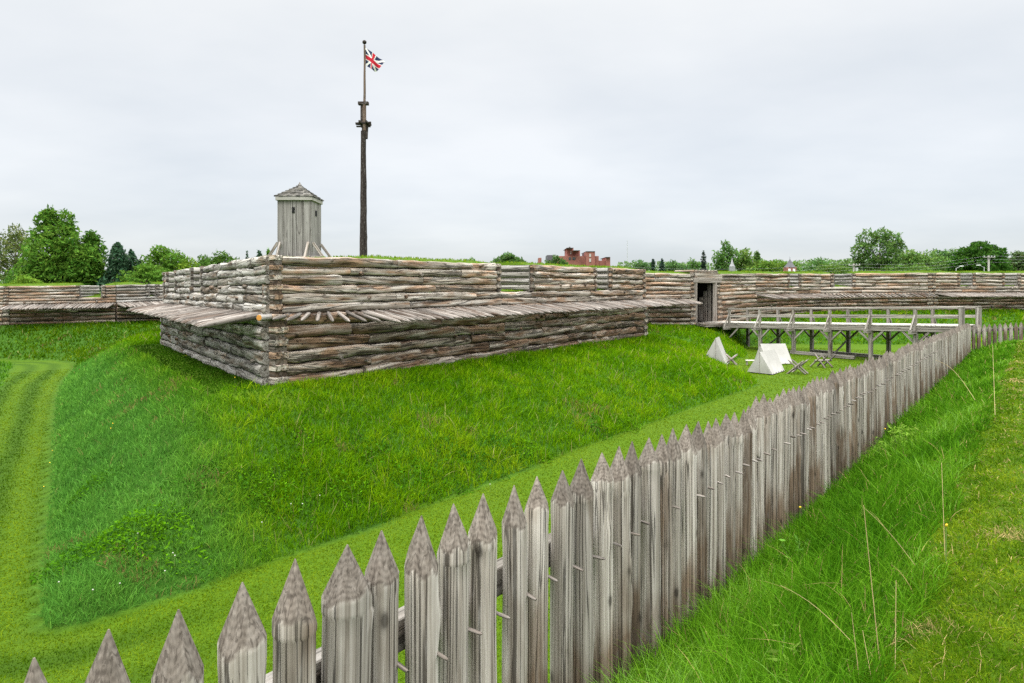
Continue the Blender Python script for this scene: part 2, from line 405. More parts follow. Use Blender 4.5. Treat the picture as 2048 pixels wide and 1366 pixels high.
# ------------------------------------------------------------------ plan of the place
#        x, y, z top, z of the stake row, z base
VW = [(-62, 60, .0, -1.45, -2.95), (-39.4, 53, .10, -1.37, -2.9), (-31.9, 55, .20, -1.25, -2.75), (-27.5, 60, .35, -1.1, -2.9),
      (-18.6, 36.7, .81, -.87, -3.04), (-7.09, 20, .95, -.78, -2.88), (7.6, 39.5, 1.05, -.70, -2.81), (5.1, 42.7, 1.0, -.75, -2.4),
      (12.6, 47.7, .94, -.78, -2.6), (14.6, 49, .97, -.60, -2.6), (18.3, 51.5, 1.05, -.5, -2.26), (25.7, 57, 1.15, -.5, -2.0),
      (34.4, 56, 1.2, -.42, -1.85), (47.3, 60, 1.27, -.45, -1.9), (62, 66, 1.35, -.4, -1.95)]
VW = np.array(VW, float)
FLOOR = -4.2
def floor_z(x, y):
    """ditch floor: low in the left ditch and below the salient, rising towards the footbridge"""
    t = np.clip((34 - np.asarray(y, float)) / 22, 0, 1); right = FLOOR - 1.3 * t * t * (3 - 2 * t)
    l = np.clip((-np.asarray(x, float) - 1) / 6, 0, 1); l = l * l * (3 - 2 * l)
    return right * (1 - l) - (5.5 - .3 * np.clip((np.asarray(y, float) - 20) / 25, 0, 1)) * l
def on_floor(px, py):
    lo, hi_ = 4., 70.
    for _ in range(50):
        md = (lo + hi_) / 2
        if (HZ - py) / F_PX * md > float(floor_z((px - 1024) / F_PX * md, md)): lo = md
        else: hi_ = md
    return ((px - 1024) / F_PX * lo, lo)
FOOT = [(-100, 54), (-45, 50), (-37, 49.3), (-30.5, 48), (-28.2, 44.0)] + [on_floor(*q) for q in ((116, 776), (104, 870), (102, 960), (90, 1120), (78, 1240), (105, 1270), (330, 1196), (700, 1072), (1000, 957), (1300, 846), (1500, 778), (1520, 764))] + [(11.2, 36.0), (12.2, 38.8), (14.4, 41.3), (15.6, 46.8), (18.0, 49.6), (32, 50.6), (48, 53.5), (90, 62)]
FOOT = np.array(FOOT, float)
for _ in range(1):
    FOOT = np.concatenate([FOOT[:1]] + [np.stack([FOOT[i] * .75 + FOOT[i + 1] * .25, FOOT[i] * .25 + FOOT[i + 1] * .75]) for i in range(len(FOOT) - 1)] + [FOOT[-1:]])
Cn = VW[5, :2]; dR_ = unit(VW[6, :2] - Cn); nR_ = np.array((dR_[1], -dR_[0])); dL_ = unit(VW[4, :2] - Cn); nL_ = np.array((-dL_[1], dL_[0]))
def dist_poly(x, y, pts):
    best = np.full(x.shape, 1e9); bi = np.zeros(x.shape, int); bt = np.zeros(x.shape)
    for i in range(len(pts) - 1):
        ax, ay = pts[i][:2]; bx, by = pts[i + 1][:2]; dx, dy = bx - ax, by - ay
        t = np.clip(((x - ax) * dx + (y - ay) * dy) / (dx * dx + dy * dy), 0, 1)
        d = np.hypot(x - ax - t * dx, y - ay - t * dy); m = d < best
        best = np.where(m, d, best); bi = np.where(m, i, bi); bt = np.where(m, t, bt)
    return best, bi, bt
def inside(x, y, pts):
    r = np.zeros(x.shape, bool); j = len(pts) - 1
    for i in range(len(pts)):
        xi, yi = pts[i][:2]; xj, yj = pts[j][:2]
        if yi != yj: r ^= ((yi > y) != (yj > y)) & (x < (xj - xi) * (y - yi) / (yj - yi) + xi)
        j = i
    return r
W_POLY = [tuple(v[:2]) for v in VW] + [(80, 190), (-90, 190)]
F_POLY = [tuple(v) for v in FOOT] + [(120, 260), (-140, 260)]
PAL0 = np.array((-3.07, 0.)); dP_ = unit((.6035, .797)); nP_ = np.array((-dP_[1], dP_[0])); PAL_END = np.array((23.45, 35.0))
def zones(x, y):
    """signed distances: pal > 0 on the ditch side of the palisade line, bank > 0 right of the left bank"""
    d1 = (x - PAL0[0]) * nP_[0] + (y - PAL0[1]) * nP_[1]
    d2 = (x - PAL_END[0]) * (-.08) + (y - PAL_END[1] - .4) * .997
    pal = np.maximum(d1, d2)
    b1 = (x + 27.8) * .838 + (y - 37.1) * .545; b2 = (x + 33) * .2 + (y - 46.2) * .98
    return pal, np.maximum(b1, b2)
def terrain(x, y):
    x = np.asarray(x, float); y = np.asarray(y, float)
    pal, bank = zones(x, y)
    yc = np.clip(y, -30, 36)
    zb = -2.95 - .0145 * np.clip(y, 0, 30); zp = -1.45 - .0335 * yc
    FL = floor_z(x, y)
    ramp_in = FL + (zb - FL) * (1 - sstep(.1, 1.9, pal)); 
    t = np.clip(-pal / 2.15, 0, 1); t = .75 * t + .25 * sstep(0, 1, t)
    z = np.where(pal > 0, ramp_in, zb + (zp - zb) * t)
    tb = sstep(0, 3.2, -bank); zbank = FL + 1.7 * tb
    z = np.where((bank < 0) & (pal > 0), np.maximum(z, zbank), z)
    inF = inside(x, y, F_POLY); inW = inside(x, y, W_POLY)
    dW, iW, tW = dist_poly(x, y, VW[:, :2]); dF, _, _ = dist_poly(x, y, FOOT)
    zbw = VW[iW, 4] * (1 - tW) + VW[np.minimum(iW + 1, len(VW) - 1), 4] * tW
    leftside = ((x - Cn[0]) * nL_[0] + (y - Cn[1]) * nL_[1]) - ((x - Cn[0]) * nR_[0] + (y - Cn[1]) * nR_[1])
    wl = sstep(-3, 3, leftside) * sstep(50, 42, y)
    tt = dW / (dW + dF + 1e-6); t0 = .03 + .33 * wl
    zs = zbw + (FL - zbw) * np.clip((tt - t0) / (1 - t0), 0, 1) ** (1.4 - .25 * wl)
    z = np.where(inF & ~inW, zs, z)
    zin = zbw + (-.55 - zbw) * sstep(2.2, 3.6, dW)
    z = np.where(inW, zin, z)
    far = sstep(62, 80, y) * 0
    return z + (vnoise(x, y, .6, 5, 2) - .5) * .07 * np.where(inW, 0, 1)
def mown_mask(x, y):
    pal, bank = zones(x, y)
    inF = inside(x, y, F_POLY); dW, iW, tW = dist_poly(x, y, VW[:, :2])
    wig = (vnoise(x, y, 1.3, 9, 2) - .5) * .5
    path = pal < -1.92 + wig * .3
    floor = (pal > .95 + wig) & (bank > 0.05 + wig * .6) & ~inF
    ledge = inF & (dW < 1.85 + wig * .5) & (iW == 4)
    return (path | floor | ledge).astype(float), path, floor, ledge

# ground sheet
def lines(lo, hi, step, far_lo, far_hi, k=14):
    core = np.arange(lo, hi + step * .5, step); gl = np.geomspace(1, far_hi - hi + 1, k + 1)[1:] - 1 + hi; gl2 = lo - (np.geomspace(1, lo - far_lo + 1, k + 1)[1:] - 1)
    return np.concatenate([gl2[::-1], core, gl])
gx = np.concatenate([lines(-60, 60, .35, -2500, 2500)]); gy = lines(-6, 66, .35, -400, 3500)
GX, GY = np.meshgrid(gx, gy, indexing='xy')
GZ = terrain(GX, GY)
nx, ny = len(gx), len(gy)
me = bpy.data.meshes.new("ground")
ii = (np.arange(ny - 1)[:, None] * nx + np.arange(nx - 1)[None, :]).ravel()
fill_mesh(me, np.stack([GX.ravel(), GY.ravel(), GZ.ravel()], -1), np.stack([ii, ii + 1, ii + nx + 1, ii + nx], -1), np.zeros((0, 3), int))
mk, pth, flo, led = mown_mask(GX.ravel(), GY.ravel())
at = me.attributes.new("mown", 'FLOAT', 'POINT'); at.data.foreach_set("value", mk.astype(np.float32))
dF_, _, _ = dist_poly(GX.ravel(), GY.ravel(), FOOT)
stripe = sstep(-2, -7, GX.ravel() + .4 * (GY.ravel() - 9)) * (.5 + .5 * np.sin(dF_ * 2 * np.pi / 1.25 + 1.0 + vnoise(GX.ravel(), GY.ravel(), .3, 3, 2) * 2)) * flo
at = me.attributes.new("stripe", 'FLOAT', 'POINT'); at.data.foreach_set("value", stripe.astype(np.float32))
me.materials.append(M_TURF); me.polygons.foreach_set("use_smooth", np.ones(len(ii), bool)); me.update(); me.validate()
ground = bpy.data.objects.new("ground", me); COL.objects.link(ground); tag(ground, "green turf of the ditch, slopes and mown path", None, None, "structure")

# ------------------------------------------------------------------ log walls
rampQ = MB()
class Wall:
    def __init__(s, i, j=None):
        s.A = VW[i]; s.B = VW[i + 1]; s.d = unit(s.B[:2] - s.A[:2]); s.n = np.array((s.d[1], -s.d[0])); s.L = np.linalg.norm(s.B[:2] - s.A[:2])
        def half(k):
            if k <= 0 or k >= len(VW) - 1: return 0.
            d0 = unit(VW[k, :2] - VW[k - 1, :2]); d1 = unit(VW[k + 1, :2] - VW[k, :2])
            cr_ = d0[0] * d1[1] - d0[1] * d1[0]; an = math.atan2(cr_, float(d0 @ d1))    # + turns left (convex corner of the fort)
            return math.tan(an / 2)
        s.k0 = half(i); s.k1 = half(i + 1)
    def z(s, f, which): t = f / s.L; return s.A[which] * (1 - t) + s.B[which] * t
    def pt(s, f, o, z): q = s.A[:2] + s.d * f + s.n * o; return np.array((q[0], q[1], z))
    def s_at(s, px):
        u = (px - 1024) / F_PX; a, d = s.A, s.d
        return float((a[1] * u - a[0]) / (d[0] - d[1] * u))
def split_len(a, b, lo, hi):
    out_ = []; x = a
    while b - x > hi: 
        l = random.uniform(lo, hi); out_.append((x, x + l)); x += l
    if out_ and b - x < lo * .4: out_[-1] = (out_[-1][0], b)
    else: out_.append((x, b))
    return out_
def courses(mb, W, a, b, i0, i1, zt, zb_, nrow, o=0., M=14, ds=.16, lo=2.2, hi=5.5, tone=(.72, 1.12), gouge=2, lump=.10, knob=1, mat=0, k0=0, k1=0):
    """rows i0..i1 of nrow rows between heights zt(f) and zb_(f), logs butted end to end between a and b"""
    for r in range(i0, i1):
        for (x0, x1) in split_len(a + random.uniform(-.1, .1) * 0, b, lo, hi):
            za = zt(x0) + (zb_(x0) - zt(x0)) * (r + .5) / nrow; zc = zt(x1) + (zb_(x1) - zt(x1)) * (r + .5) / nrow
            pitch = (zt(x0) - zb_(x0)) / nrow; rr = pitch * random.uniform(.49, .555)
            oo = o + random.uniform(-.03, .03)
            p0 = W.pt(x0 + .008, oo, za); p1 = W.pt(x1 - .008, oo, zc); L = np.linalg.norm(p1 - p0)
            xs = np.linspace(0, L, max(4, int(L / ds)))
            tp = random.uniform(-.2, .2)
            rs = rr * (1 + tp * (xs / L - .5)) * np.where((xs < .02) | (xs > L - .02), .94, 1)
            tube(mb, p0, p1 - p0, xs, rs, M, lump, .012, gouge, np.append(W.n, 0), random.uniform(*tone), random.choice((0, 0, .15, .3)), mat, knob=knob, swirl=random.uniform(-.7, .7), sq=random.uniform(2.2, 3.4))
    # earth-dark core so that no daylight comes between the logs
    zt0, zb0 = zt((a + b) / 2), zb_((a + b) / 2); h0 = (zt0 - zb0) / nrow
    ztop = zt0 - i0 * h0 - .06; zbot = zt0 - i1 * h0 + .02
    c = W.pt((a + b) / 2, o - .16, (ztop + zbot) / 2)
    box(mb, c, ((b - a) / 2 - .03, .13, (ztop - zbot) / 2), (np.append(W.d, 0), np.append(W.n, 0), (0, 0, 1)), tone=.25, mat=mat)
def notch_column(mb, W, f, width, zt, zb_, nrow, o0, depth, mat=0, tone=(.75, 1.15)):
    """squared, interlocked log ends: block, recess, block, recess"""
    pitch = (zt - zb_) / nrow
    for k in range(nrow * 2):
        zc = zt - (k + .5) * pitch / 2
        lit = k % 2 == 0  # recess blocks browner, and toned down to carry the gap shade
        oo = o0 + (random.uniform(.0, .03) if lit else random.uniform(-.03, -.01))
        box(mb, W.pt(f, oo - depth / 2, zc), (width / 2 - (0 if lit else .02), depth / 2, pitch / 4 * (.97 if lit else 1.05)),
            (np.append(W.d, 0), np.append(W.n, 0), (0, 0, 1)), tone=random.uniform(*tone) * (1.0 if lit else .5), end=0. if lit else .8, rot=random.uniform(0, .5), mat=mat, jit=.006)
def rampart_piece(W, a, b, ka, kb, lift=.2, lf=None):
    """earth bank with a grassed top behind a stretch of wall; ka, kb = how its ends run inwards"""
    prof = [(-.12, -.05), (-.45, .08), (-1.2, lift * .85), (-2.2, lift), (-3.1, lift * .9)]
    V = []; ns = max(2, int((b - a) / .8))
    for (o, dz) in prof:
        for q in range(ns + 1):
            x0 = a + ka * -o; x1 = b - kb * -o; f = x0 + (x1 - x0) * q / ns
            V.append(W.pt(f, o, W.z(min(max(f, 0), W.L), 2) + (dz if lf is None else min(dz, -.05 + (dz + .05) * lf(f))) + (.05 * (random.random() - .5) if o < -.2 else 0)))
    Q = []
    for i in range(len(prof) - 1):
        for q in range(ns): k = i * (ns + 1) + q; Q.append((k, k + 1, k + ns + 2, k + ns + 1))
    nb = len(V)
    for q in range(ns + 1):                      # inner drop
        p = V[(len(prof) - 1) * (ns + 1) + q]; V.append(np.array((p[0] - W.n[0] * .3, p[1] - W.n[1] * .3, -.9)))
    for q in range(ns): k = (len(prof) - 1) * (ns + 1) + q; Q.append((k, k + 1, nb + q + 1, nb + q))
    nb2 = len(V)                                 # ends
    for i in range(len(prof)):
        for q in (0, ns): p = V[i * (ns + 1) + q]; V.append(np.array((p[0], p[1], -.9)))
    for i in range(len(prof) - 1):
        for e, q in ((0, 0), (1, ns)):
            A_, B_ = i * (ns + 1) + q, (i + 1) * (ns + 1) + q; C_, D_ = nb2 + i * 2 + e, nb2 + (i + 1) * 2 + e
            Q.append((A_, B_, D_, C_) if e == 0 else (B_, A_, C_, D_))
    rampQ.add(V, Q)
def stake(mb_name, root, tip, r, parent, mat=W_STAKE, M=9):
    mb = MB(); root = np.asarray(root, float); tip = np.asarray(tip, float); L = np.linalg.norm(tip - root)
    xs = [0, L * .25, L * .5, L * .75, L - .22, L - .08, L]; rs = np.array([1, 1.0, .98, .95, .92, .55, .12]) * r
    tube(mb, root, tip - root, xs, rs, M, .07, .012, 0, None, random.uniform(.38, .85), random.choice((0, 0, .2, .4)), swirl=.5)
    return mb.build("stake", mat, parent)
def log_wall(i, label, name="log_wall", emb=(), stakes=None, ties=8, fine=1.0, up=(W_UP, 2), low=(W_LOW, 3), ends=(None, None), nlow=6, rng_s=None, tonelow=(.6, 1.05), lf=None, upspan=(2.2, 5.5), k0=None, k1=None, lump=.10, fraise_len=1.85):
    W = Wall(i)
    if k0 is not None: W.k0 = k0
    if k1 is not None: W.k1 = k1
    loc = (*(W.A[:2] + W.d * W.L / 2), VW[i, 4])
    root = thing(name, label, "log wall", loc, "log walls of the fort", "thing")
    zt = lambda f: W.z(f, 2); zf = lambda f: W.z(f, 3); zb_ = lambda f: W.z(f, 4) - .12
    M = 14 if fine >= 1 else 8; ds = .14 if fine >= 1 else .3
    e0, e1 = ends
    a0 = 0.30 if e0 else 0.0; b0 = W.L - (0.30 if e1 else 0.0)
    # lower courses
    mb = MB(); courses(mb, W, a0, b0, 0, nlow, zf, zb_, nlow, .08, M, ds, 2.0, 5.0, tonelow, low[1], lump * 1.15, 2)
    mb.build("lower_wall", low[0], root)
    # sill courses under the embrasures
    mb = MB(); courses(mb, W, a0, b0, 4, 6, zt, zf, 6, 0, M, ds, upspan[0], upspan[1], (.78, 1.12), up[1], lump, 1)
    mb.build("sill_course", up[0], root)
    # merlons
    cuts = [a0] ; 
    for (s0, s1) in emb: cuts += [s0, s1]
    cuts.append(b0)
    for q in range(0, len(cuts), 2):
        a, b = cuts[q], cuts[q + 1]; ja = .24 if q > 0 else 0; jb = .24 if q < len(cuts) - 2 else 0
        mb = MB(); courses(mb, W, a + ja, b - jb, 0, 4, zt, zf, 6, 0, M, ds, upspan[0], upspan[1], (.78, 1.12), up[1], lump, 1)
        for f, on in ((a + .12, ja), (b - .12, jb)):
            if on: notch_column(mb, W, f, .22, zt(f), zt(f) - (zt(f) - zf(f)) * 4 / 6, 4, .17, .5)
        mb.build("merlon", up[0], root)
        ka = W.k0 if q == 0 else .25; kb = W.k1 if q == len(cuts) - 2 else .25
        rampart_piece(W, max(a, 0) if q else 0, b if q < len(cuts) - 2 else W.L, ka, kb, .2, lf)
    # cheeks of the embrasures
    for (s0, s1) in emb:
        ins = min(.8, .24 * (s1 - s0))
        for (s_, sg) in ((s0, 1), (s1, -1)):
            mb = MB()
            for r in range(4):
                zc = zt(s_) - (zt(s_) - zf(s_)) * (r + .5) / 6; rr = (zt(s_) - zf(s_)) / 6 * .52
                p0 = W.pt(s_, .05, zc); p1 = W.pt(s_ + sg * ins, -3.15, zc)
                L = np.linalg.norm(p1 - p0); xs = np.linspace(0, L, 14)
                tube(mb, p0, p1 - p0, xs, np.full(14, rr), 10, .04, .006, 0, None, random.uniform(.65, .9))
            mb.build("cheek_wall", W_PALE, root)
        # turfed floor of the opening
        zs0 = zt(s0) - (zt(s0) - zf(s0)) * 4 / 6
        V = [W.pt(s0, -.1, zs0 + .0), W.pt(s1, -.1, zs0 + .0), W.pt(s1 - ins, -3.2, zs0 + .26), W.pt(s0 + ins, -3.2, zs0 + .26), W.pt(s1 - ins, -3.5, -.9), W.pt(s0 + ins, -3.5, -.9)]
        rampQ.add(V, [(0, 1, 2, 3), (3, 2, 4, 5)])
    # corner columns
    for e, f in ((e0, .15), (e1, W.L - .15)):
        if e:
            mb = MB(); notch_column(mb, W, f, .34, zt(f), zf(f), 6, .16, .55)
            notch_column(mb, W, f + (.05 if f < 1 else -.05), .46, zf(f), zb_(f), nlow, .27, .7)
            mb.build("corner_notching", up[0], root)
    # projecting tie logs
    for q in range(ties):
        f = random.uniform(.8, W.L - .8)
        if random.random() < .55: zz = zt(f) - random.choice((.1, .5, .9, 1.3)) * 1.0; oo = .1
        else: zz = zf(f) - random.uniform(.5, (zf(f) - zb_(f)) - .3); oo = .2
        if zz > zt(f) - 1.15 and any(s0 - .3 < f < s1 + .3 for s0, s1 in emb): continue
        mb = MB(); rr = random.uniform(.06, .085)
        tube(mb, W.pt(f, oo - .3, zz), (*W.n, 0), [0, .2, .36, .42], [rr, rr, rr * .97, rr * .8], 8, .08, tone=random.uniform(.5, .8), rot0=.3)
        mb.build("tie_log", W_UP, root)
    # row of pointed stakes
    if stakes:
        sa, sb, step, r = stakes[:4]
        fs = np.arange(sa, sb, step); camd = np.array([np.linalg.norm(W.pt(f, 0, 0)) for f in fs])
        keep = set(np.argsort(camd)[:100]); rest = MB()
        for q, f in enumerate(fs):
            dirn = W.n.copy(); Lk = fraise_len * random.uniform(.93, 1.05)
            root_p = W.pt(f, -.05, zf(f) - .02); jj = W.d * random.uniform(-.05, .05)
            tip_p = np.array((root_p[0] + dirn[0] * Lk + jj[0], root_p[1] + dirn[1] * Lk + jj[1], root_p[2] - .30 + random.uniform(-.015, .015)))
            if q in keep: stake("stake", root_p, tip_p, r * random.uniform(.88, 1.1), root)
            else:
                L = np.linalg.norm(tip_p - root_p)
                tube(rest, root_p, tip_p - root_p, [0, L * .5, L - .2, L], np.array([1, .97, .9, .12]) * r, 7, .06, .01, tone=random.uniform(.7, 1.1))
        if rest.n: o = rest.build("stake_row", W_STAKE, root); o["kind"] = "stuff"
    return W, root

WL1, r_ = log_wall(0, "outermost low log wall running off the left edge of the photo", fine=.5, ties=4, stakes=(14, 23, .22, .09), nlow=5)
w = Wall(1); e = [(w.s_at(160), w.s_at(205))]
log_wall(1, "far log wall beyond the left ditch with one see-through gun opening", emb=e, fine=.6, ties=9, stakes=(.2, w.L - .2, .21, .085), ends=(1, 0), nlow=5)
w = Wall(2); e = [(w.s_at(297), w.s_at(312))]
log_wall(2, "short paler log wall meeting the left face of the bastion behind its plank-like stakes", emb=e, fine=.6, ties=5, up=(W_PALE, 1), low=(W_LOW, 2), stakes=(.1, 5.5, .18, .1), nlow=5)
w = Wall(4)                                        # left face of the near bastion (runs towards the camera)
e = [(w.s_at(340), w.s_at(356)), (w.s_at(390), w.s_at(409))]
WA, rA = log_wall(4, "pale round-log left face of the near bastion with a broad shelf of stakes", emb=e, ties=22, up=(W_PALE, 1), low=(W_PALE, 2), ends=(1, 0), upspan=(1.4, 3.2), tonelow=(.65, .95), lump=.13, lf=lambda f: .1,
                  stakes=(.2, w.L - .35, .2, .088), fraise_len=1.9)
w = Wall(5)
e = [(w.s_at(996), w.s_at(1058)), (w.s_at(1189), w.s_at(1215))]
WB, rB = log_wall(5, "long brown right face of the near bastion with two gun openings above grassy slope", emb=e, ties=40, up=(W_UP, 3), low=(W_LOW, 5), ends=(1, 1), lf=lambda f: float(sstep(2.2, 5.0, np.float64(f))) * .9, stakes=(3.6, w.L + .1, .2, .06), lump=.14)
# fan of stakes round the salient corner
for q in range(9):
    s_ = .7 + q * .34; an = q / 8.5
    dirn = unit(np.array((-.12, -.99)) * (1 - an) + WB.n * an)
    rp = WB.pt(s_, .02, WB.z(s_, 3) - .02); Lk = 1.15 + .08 * q
    stake("stake", rp, (rp[0] + dirn[0] * Lk, rp[1] + dirn[1] * Lk, rp[2] - .12 - .02 * q), .062, rB)
mb = MB(); tube(mb, WB.pt(.02, .05, -.86), (-.25, -.97, 0), [0, .3, .55, .6], [.1, .1, .1, .09], 12, .03, tone=.8, endv=0)
o = mb.build("tie_log", W_PALE, rB); o["label"] = "tie log with fresh orange cut end"
mb = MB(); tube(mb, WB.pt(.02, .05, -.86) + .602 * np.array((-.25, -.97, 0)), (-.25, -.97, 0), [0, .006], [.085, .08], 12, .0); mb.build("orange_cut_face", M_ORANGE, o)
# flank of the near bastion, seen only from the side
Wf = Wall(6); mb = MB(); courses(mb, Wf, .3, Wf.L - .2, 0, 6, lambda f: Wf.z(f, 2), lambda f: Wf.z(f, 3), 6, -.1, 8, .3, gouge=1)
courses(mb, Wf, .3, Wf.L - .2, 0, 6, lambda f: Wf.z(f, 3), lambda f: Wf.z(f, 4) - .1, 6, -.02, 8, .3, gouge=1); mb.build("flank_wall", W_UP, rB)
rampart_piece(Wf, 0, Wf.L, Wf.k0, 0)
log_wall(7, "log wall between the near bastion and the dark gateway", fine=.8, ties=5, ends=(0, 1), stakes=(.3, 8.3, .2, .065))
w = Wall(9)
log_wall(9, "stake-free stretch of log wall just right of the gateway behind the bridge end", fine=.7, ties=3, ends=(1, 0))
w = Wall(10); e = [(w.s_at(1576), w.s_at(1596))]
log_wall(10, "brown log wall behind the footbridge under slanting stakes with one narrow opening", emb=e, fine=.7, ties=7, stakes=(.1, w.L, .32, .055))
w = Wall(11); e = [(w.s_at(1666), w.s_at(1704))]
log_wall(11, "far log wall behind the bridge rail with a wide flared opening over blunt stakes", emb=e, fine=.7, ties=14, ends=(0, 1), stakes=(.1, w.L, .29, .055))
w = Wall(12); e = [(w.s_at(1917), w.s_at(1944)), (w.s_at(2006), w.s_at(2034))]
log_wall(12, "farthest log wall at the right edge with two narrow slanting openings", emb=e, fine=.7, ties=9, ends=(1, 0), stakes=(.2, w.L, .2, .065))
rampart_piece(Wall(3), 0, Wall(3).L, Wall(3).k0, Wall(3).k1)
Wg = Wall(8); rampart_piece(Wg, 0, Wg.L, 0, 0, .22)
ro = rampQ.build("rampart", M_TURF, None); tag(ro, "grassed earth rampart behind the log walls", None, None, "structure")
at = ro.data.attributes.new("mown", 'FLOAT', 'POINT'); at.data.foreach_set("value", np.ones(len(ro.data.vertices), np.float32))

# ------------------------------------------------------------------ gateway
Wg = Wall(8); dg, ng = np.append(Wg.d, 0), np.append(Wg.n, 0)
gate = thing("gateway", "dark timber gateway with squared posts and log-topped lintel at the bridge end", "gateway", (*(Wg.A[:2] + Wg.d * Wg.L / 2), -2.65), None, "thing")
for f in (.17, Wg.L - .17):
    mb = MB(); beam(mb, Wg.pt(f, .06, -2.7), Wg.pt(f, .06, .34), .3, .3, tone=.75); mb.build("gate_post", W_STAKE, gate)
mb = MB(); beam(mb, Wg.pt(-.1, .05, .50), Wg.pt(Wg.L + .4, .05, .50), .38, .34, tone=.8); mb.build("lintel", W_STAKE, gate)
mb = MB(); beam(mb, Wg.pt(.1, .04, .81), Wg.pt(Wg.L + .5, .04, .81), .34, .30, tone=.8); beam(mb, Wg.pt(-.1, .02, 1.02), Wg.pt(Wg.L + .1, .02, 1.02), .3, .12, tone=.7); mb.build("top_log", W_UP, gate)
for k in range(8):
    mb = MB(); f = .0 + k * Wg.L / 7.2
    tube(mb, Wg.pt(f, -1.6, 1.15), ng, [0, 1.2, 1.8], [.085, .085, .08], 8, .06, tone=.7); mb.build("roof_pole", W_UP, gate)
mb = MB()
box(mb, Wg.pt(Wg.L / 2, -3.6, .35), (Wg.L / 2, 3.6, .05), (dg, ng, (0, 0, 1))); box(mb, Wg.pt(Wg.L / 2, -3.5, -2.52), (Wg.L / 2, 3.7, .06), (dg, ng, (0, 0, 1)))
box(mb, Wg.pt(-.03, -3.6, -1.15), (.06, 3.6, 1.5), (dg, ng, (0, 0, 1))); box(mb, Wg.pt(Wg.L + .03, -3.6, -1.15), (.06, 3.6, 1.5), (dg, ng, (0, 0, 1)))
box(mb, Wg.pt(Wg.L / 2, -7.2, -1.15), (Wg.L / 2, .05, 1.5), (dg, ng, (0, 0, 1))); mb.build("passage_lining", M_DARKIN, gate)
mb = MB()
for k in range(4): beam(mb, Wg.pt(Wg.L - .36 - .10 * k, -.25 - k * .30, -2.4), Wg.pt(Wg.L - .36 - .10 * k, -.25 - k * .30, .2 - .45 * k), .27, .06, up=(*Wg.d, 0), tone=random.uniform(.55, .9))
mb.build("gate_leaf", W_STAKE, gate)
mb = MB()
for k in range(6): beam(mb, Wg.pt(.3 + k * .33, -2.6, -2.45), Wg.pt(.3 + k * .33, -2.6, -1.7 + .1 * k), .13, .05, tone=.4)
mb.build("inner_paling", W_STAKE, gate)
mb = MB(); beam(mb, Wg.pt(.35, -.6, -.1), Wg.pt(1.5, -1.2, -1.2), .07, .07, tone=.5); mb.build("gate_brace", W_STAKE, gate)
mb = MB()
for k in range(3): beam(mb, Wg.pt(-.2, .65 + .3 * k, -2.54 - .03 * k), Wg.pt(Wg.L + .4, .65 + .3 * k, -2.54 - .03 * k), .26, .2, tone=.5)
mb.build("threshold_timber", W_UP, gate)

# ------------------------------------------------------------------ footbridge
bd = unit((.557, -.83)); bn = np.array((.83, .557)); B0 = np.array((15.0, 47.0)); SP = 2.44; BW = 1.85
bz = lambda n: -2.39 + .075 * n
def bp(n, o, z): q = B0 + bd * SP * n + bn * o; return np.array((q[0], q[1], z))
bridge = thing("footbridge", "grey timber footbridge on braced trestles leading across the ditch to the gateway", "bridge", tuple(bp(3, BW / 2, FLOOR)))
mb = MB()
q = -1.35
while q < 5.92:
    z = bz(q); box(mb, bp(q, BW / 2, z - .03), (.125, BW / 2 + .1, .03), (np.append(bd, 0), np.append(bn, 0), (0, 0, 1)), tone=random.uniform(.85, 1.1), jit=.002); q += .265 / SP
mb.build("deck", W_DECK, bridge)
for o_ in (.02, BW - .02):
    mb = MB()
    for (a, b) in ((-1.3, 1), (1, 3), (3, 5), (5, 5.9)): beam(mb, bp(a + .003, o_, bz(a) - .22), bp(b, o_, bz(b) - .22), .2, .30, tone=random.uniform(.8, 1))
    mb.build("stringer", W_BRIDGE, bridge)
RH = .86
for o_, near in ((-.05, 1), (BW + .05, 0)):
    tn = 1.0 if near else .72
    for n in range(0, 6):
        mb = MB(); beam(mb, bp(n, o_, bz(n) - .3), bp(n, o_, bz(n) + RH), .15, .15, up=(*bd, 0), tone=tn); mb.build("rail_post", W_BRIDGE, bridge)
        sgn = -1 if near else 1
        mb = MB(); beam(mb, bp(n - .0, o_ + sgn * .05, bz(n) + RH * .62), bp(n - .0, o_ + sgn * .52, bz(n) - .28), .07, .08, up=(*bd, 0), tone=1.05); mb.build("rail_brace", W_BRIDGE, bridge)
        # cross cap beam end and trestle below
        z0 = float(terrain(*[np.array([v]) for v in bp(n, o_, 0)[:2]])[0])
        if n > 0 or not near:
            mb = MB(); beam(mb, bp(n, o_ + .05, z0 - .2), bp(n, o_ + .05, bz(n) - .32), .2, .2, up=(*bd, 0), tone=tn * .95); mb.build("trestle_post", W_BRIDGE, bridge)
        for sg in (-1, 1):
            if n == 0 and sg < 0: continue
            mb = MB(); beam(mb, bp(n, o_ + .05, bz(n) - 1.05), bp(n + sg * .29, o_ + .05, bz(n) - .36), .1, .1, tone=tn); mb.build("knee_brace", W_BRIDGE, bridge)
    for nm, hh, sz in (("top_rail", RH + .05, (.16, .11)), ("mid_rail", RH * .5, (.06, .15))):
        mb = MB(); beam(mb, bp(-.02, o_, bz(0) + hh), bp(5.95, o_, bz(5.95) + hh), *sz, tone=1.08); mb.build(nm, W_BRIDGE, bridge)
    mb = MB(); ne = 5.93; beam(mb, bp(ne, o_, bz(ne) - .5), bp(ne, o_, bz(ne) + RH + .06), .22, .22, up=(*bd, 0), tone=1.0)
    beam(mb, bp(ne, o_, bz(ne) + RH + .06), bp(ne, o_, bz(ne) + RH + .09), .25, .25, up=(*bd, 0), tone=.9); mb.build("end_post", W_BRIDGE, bridge)
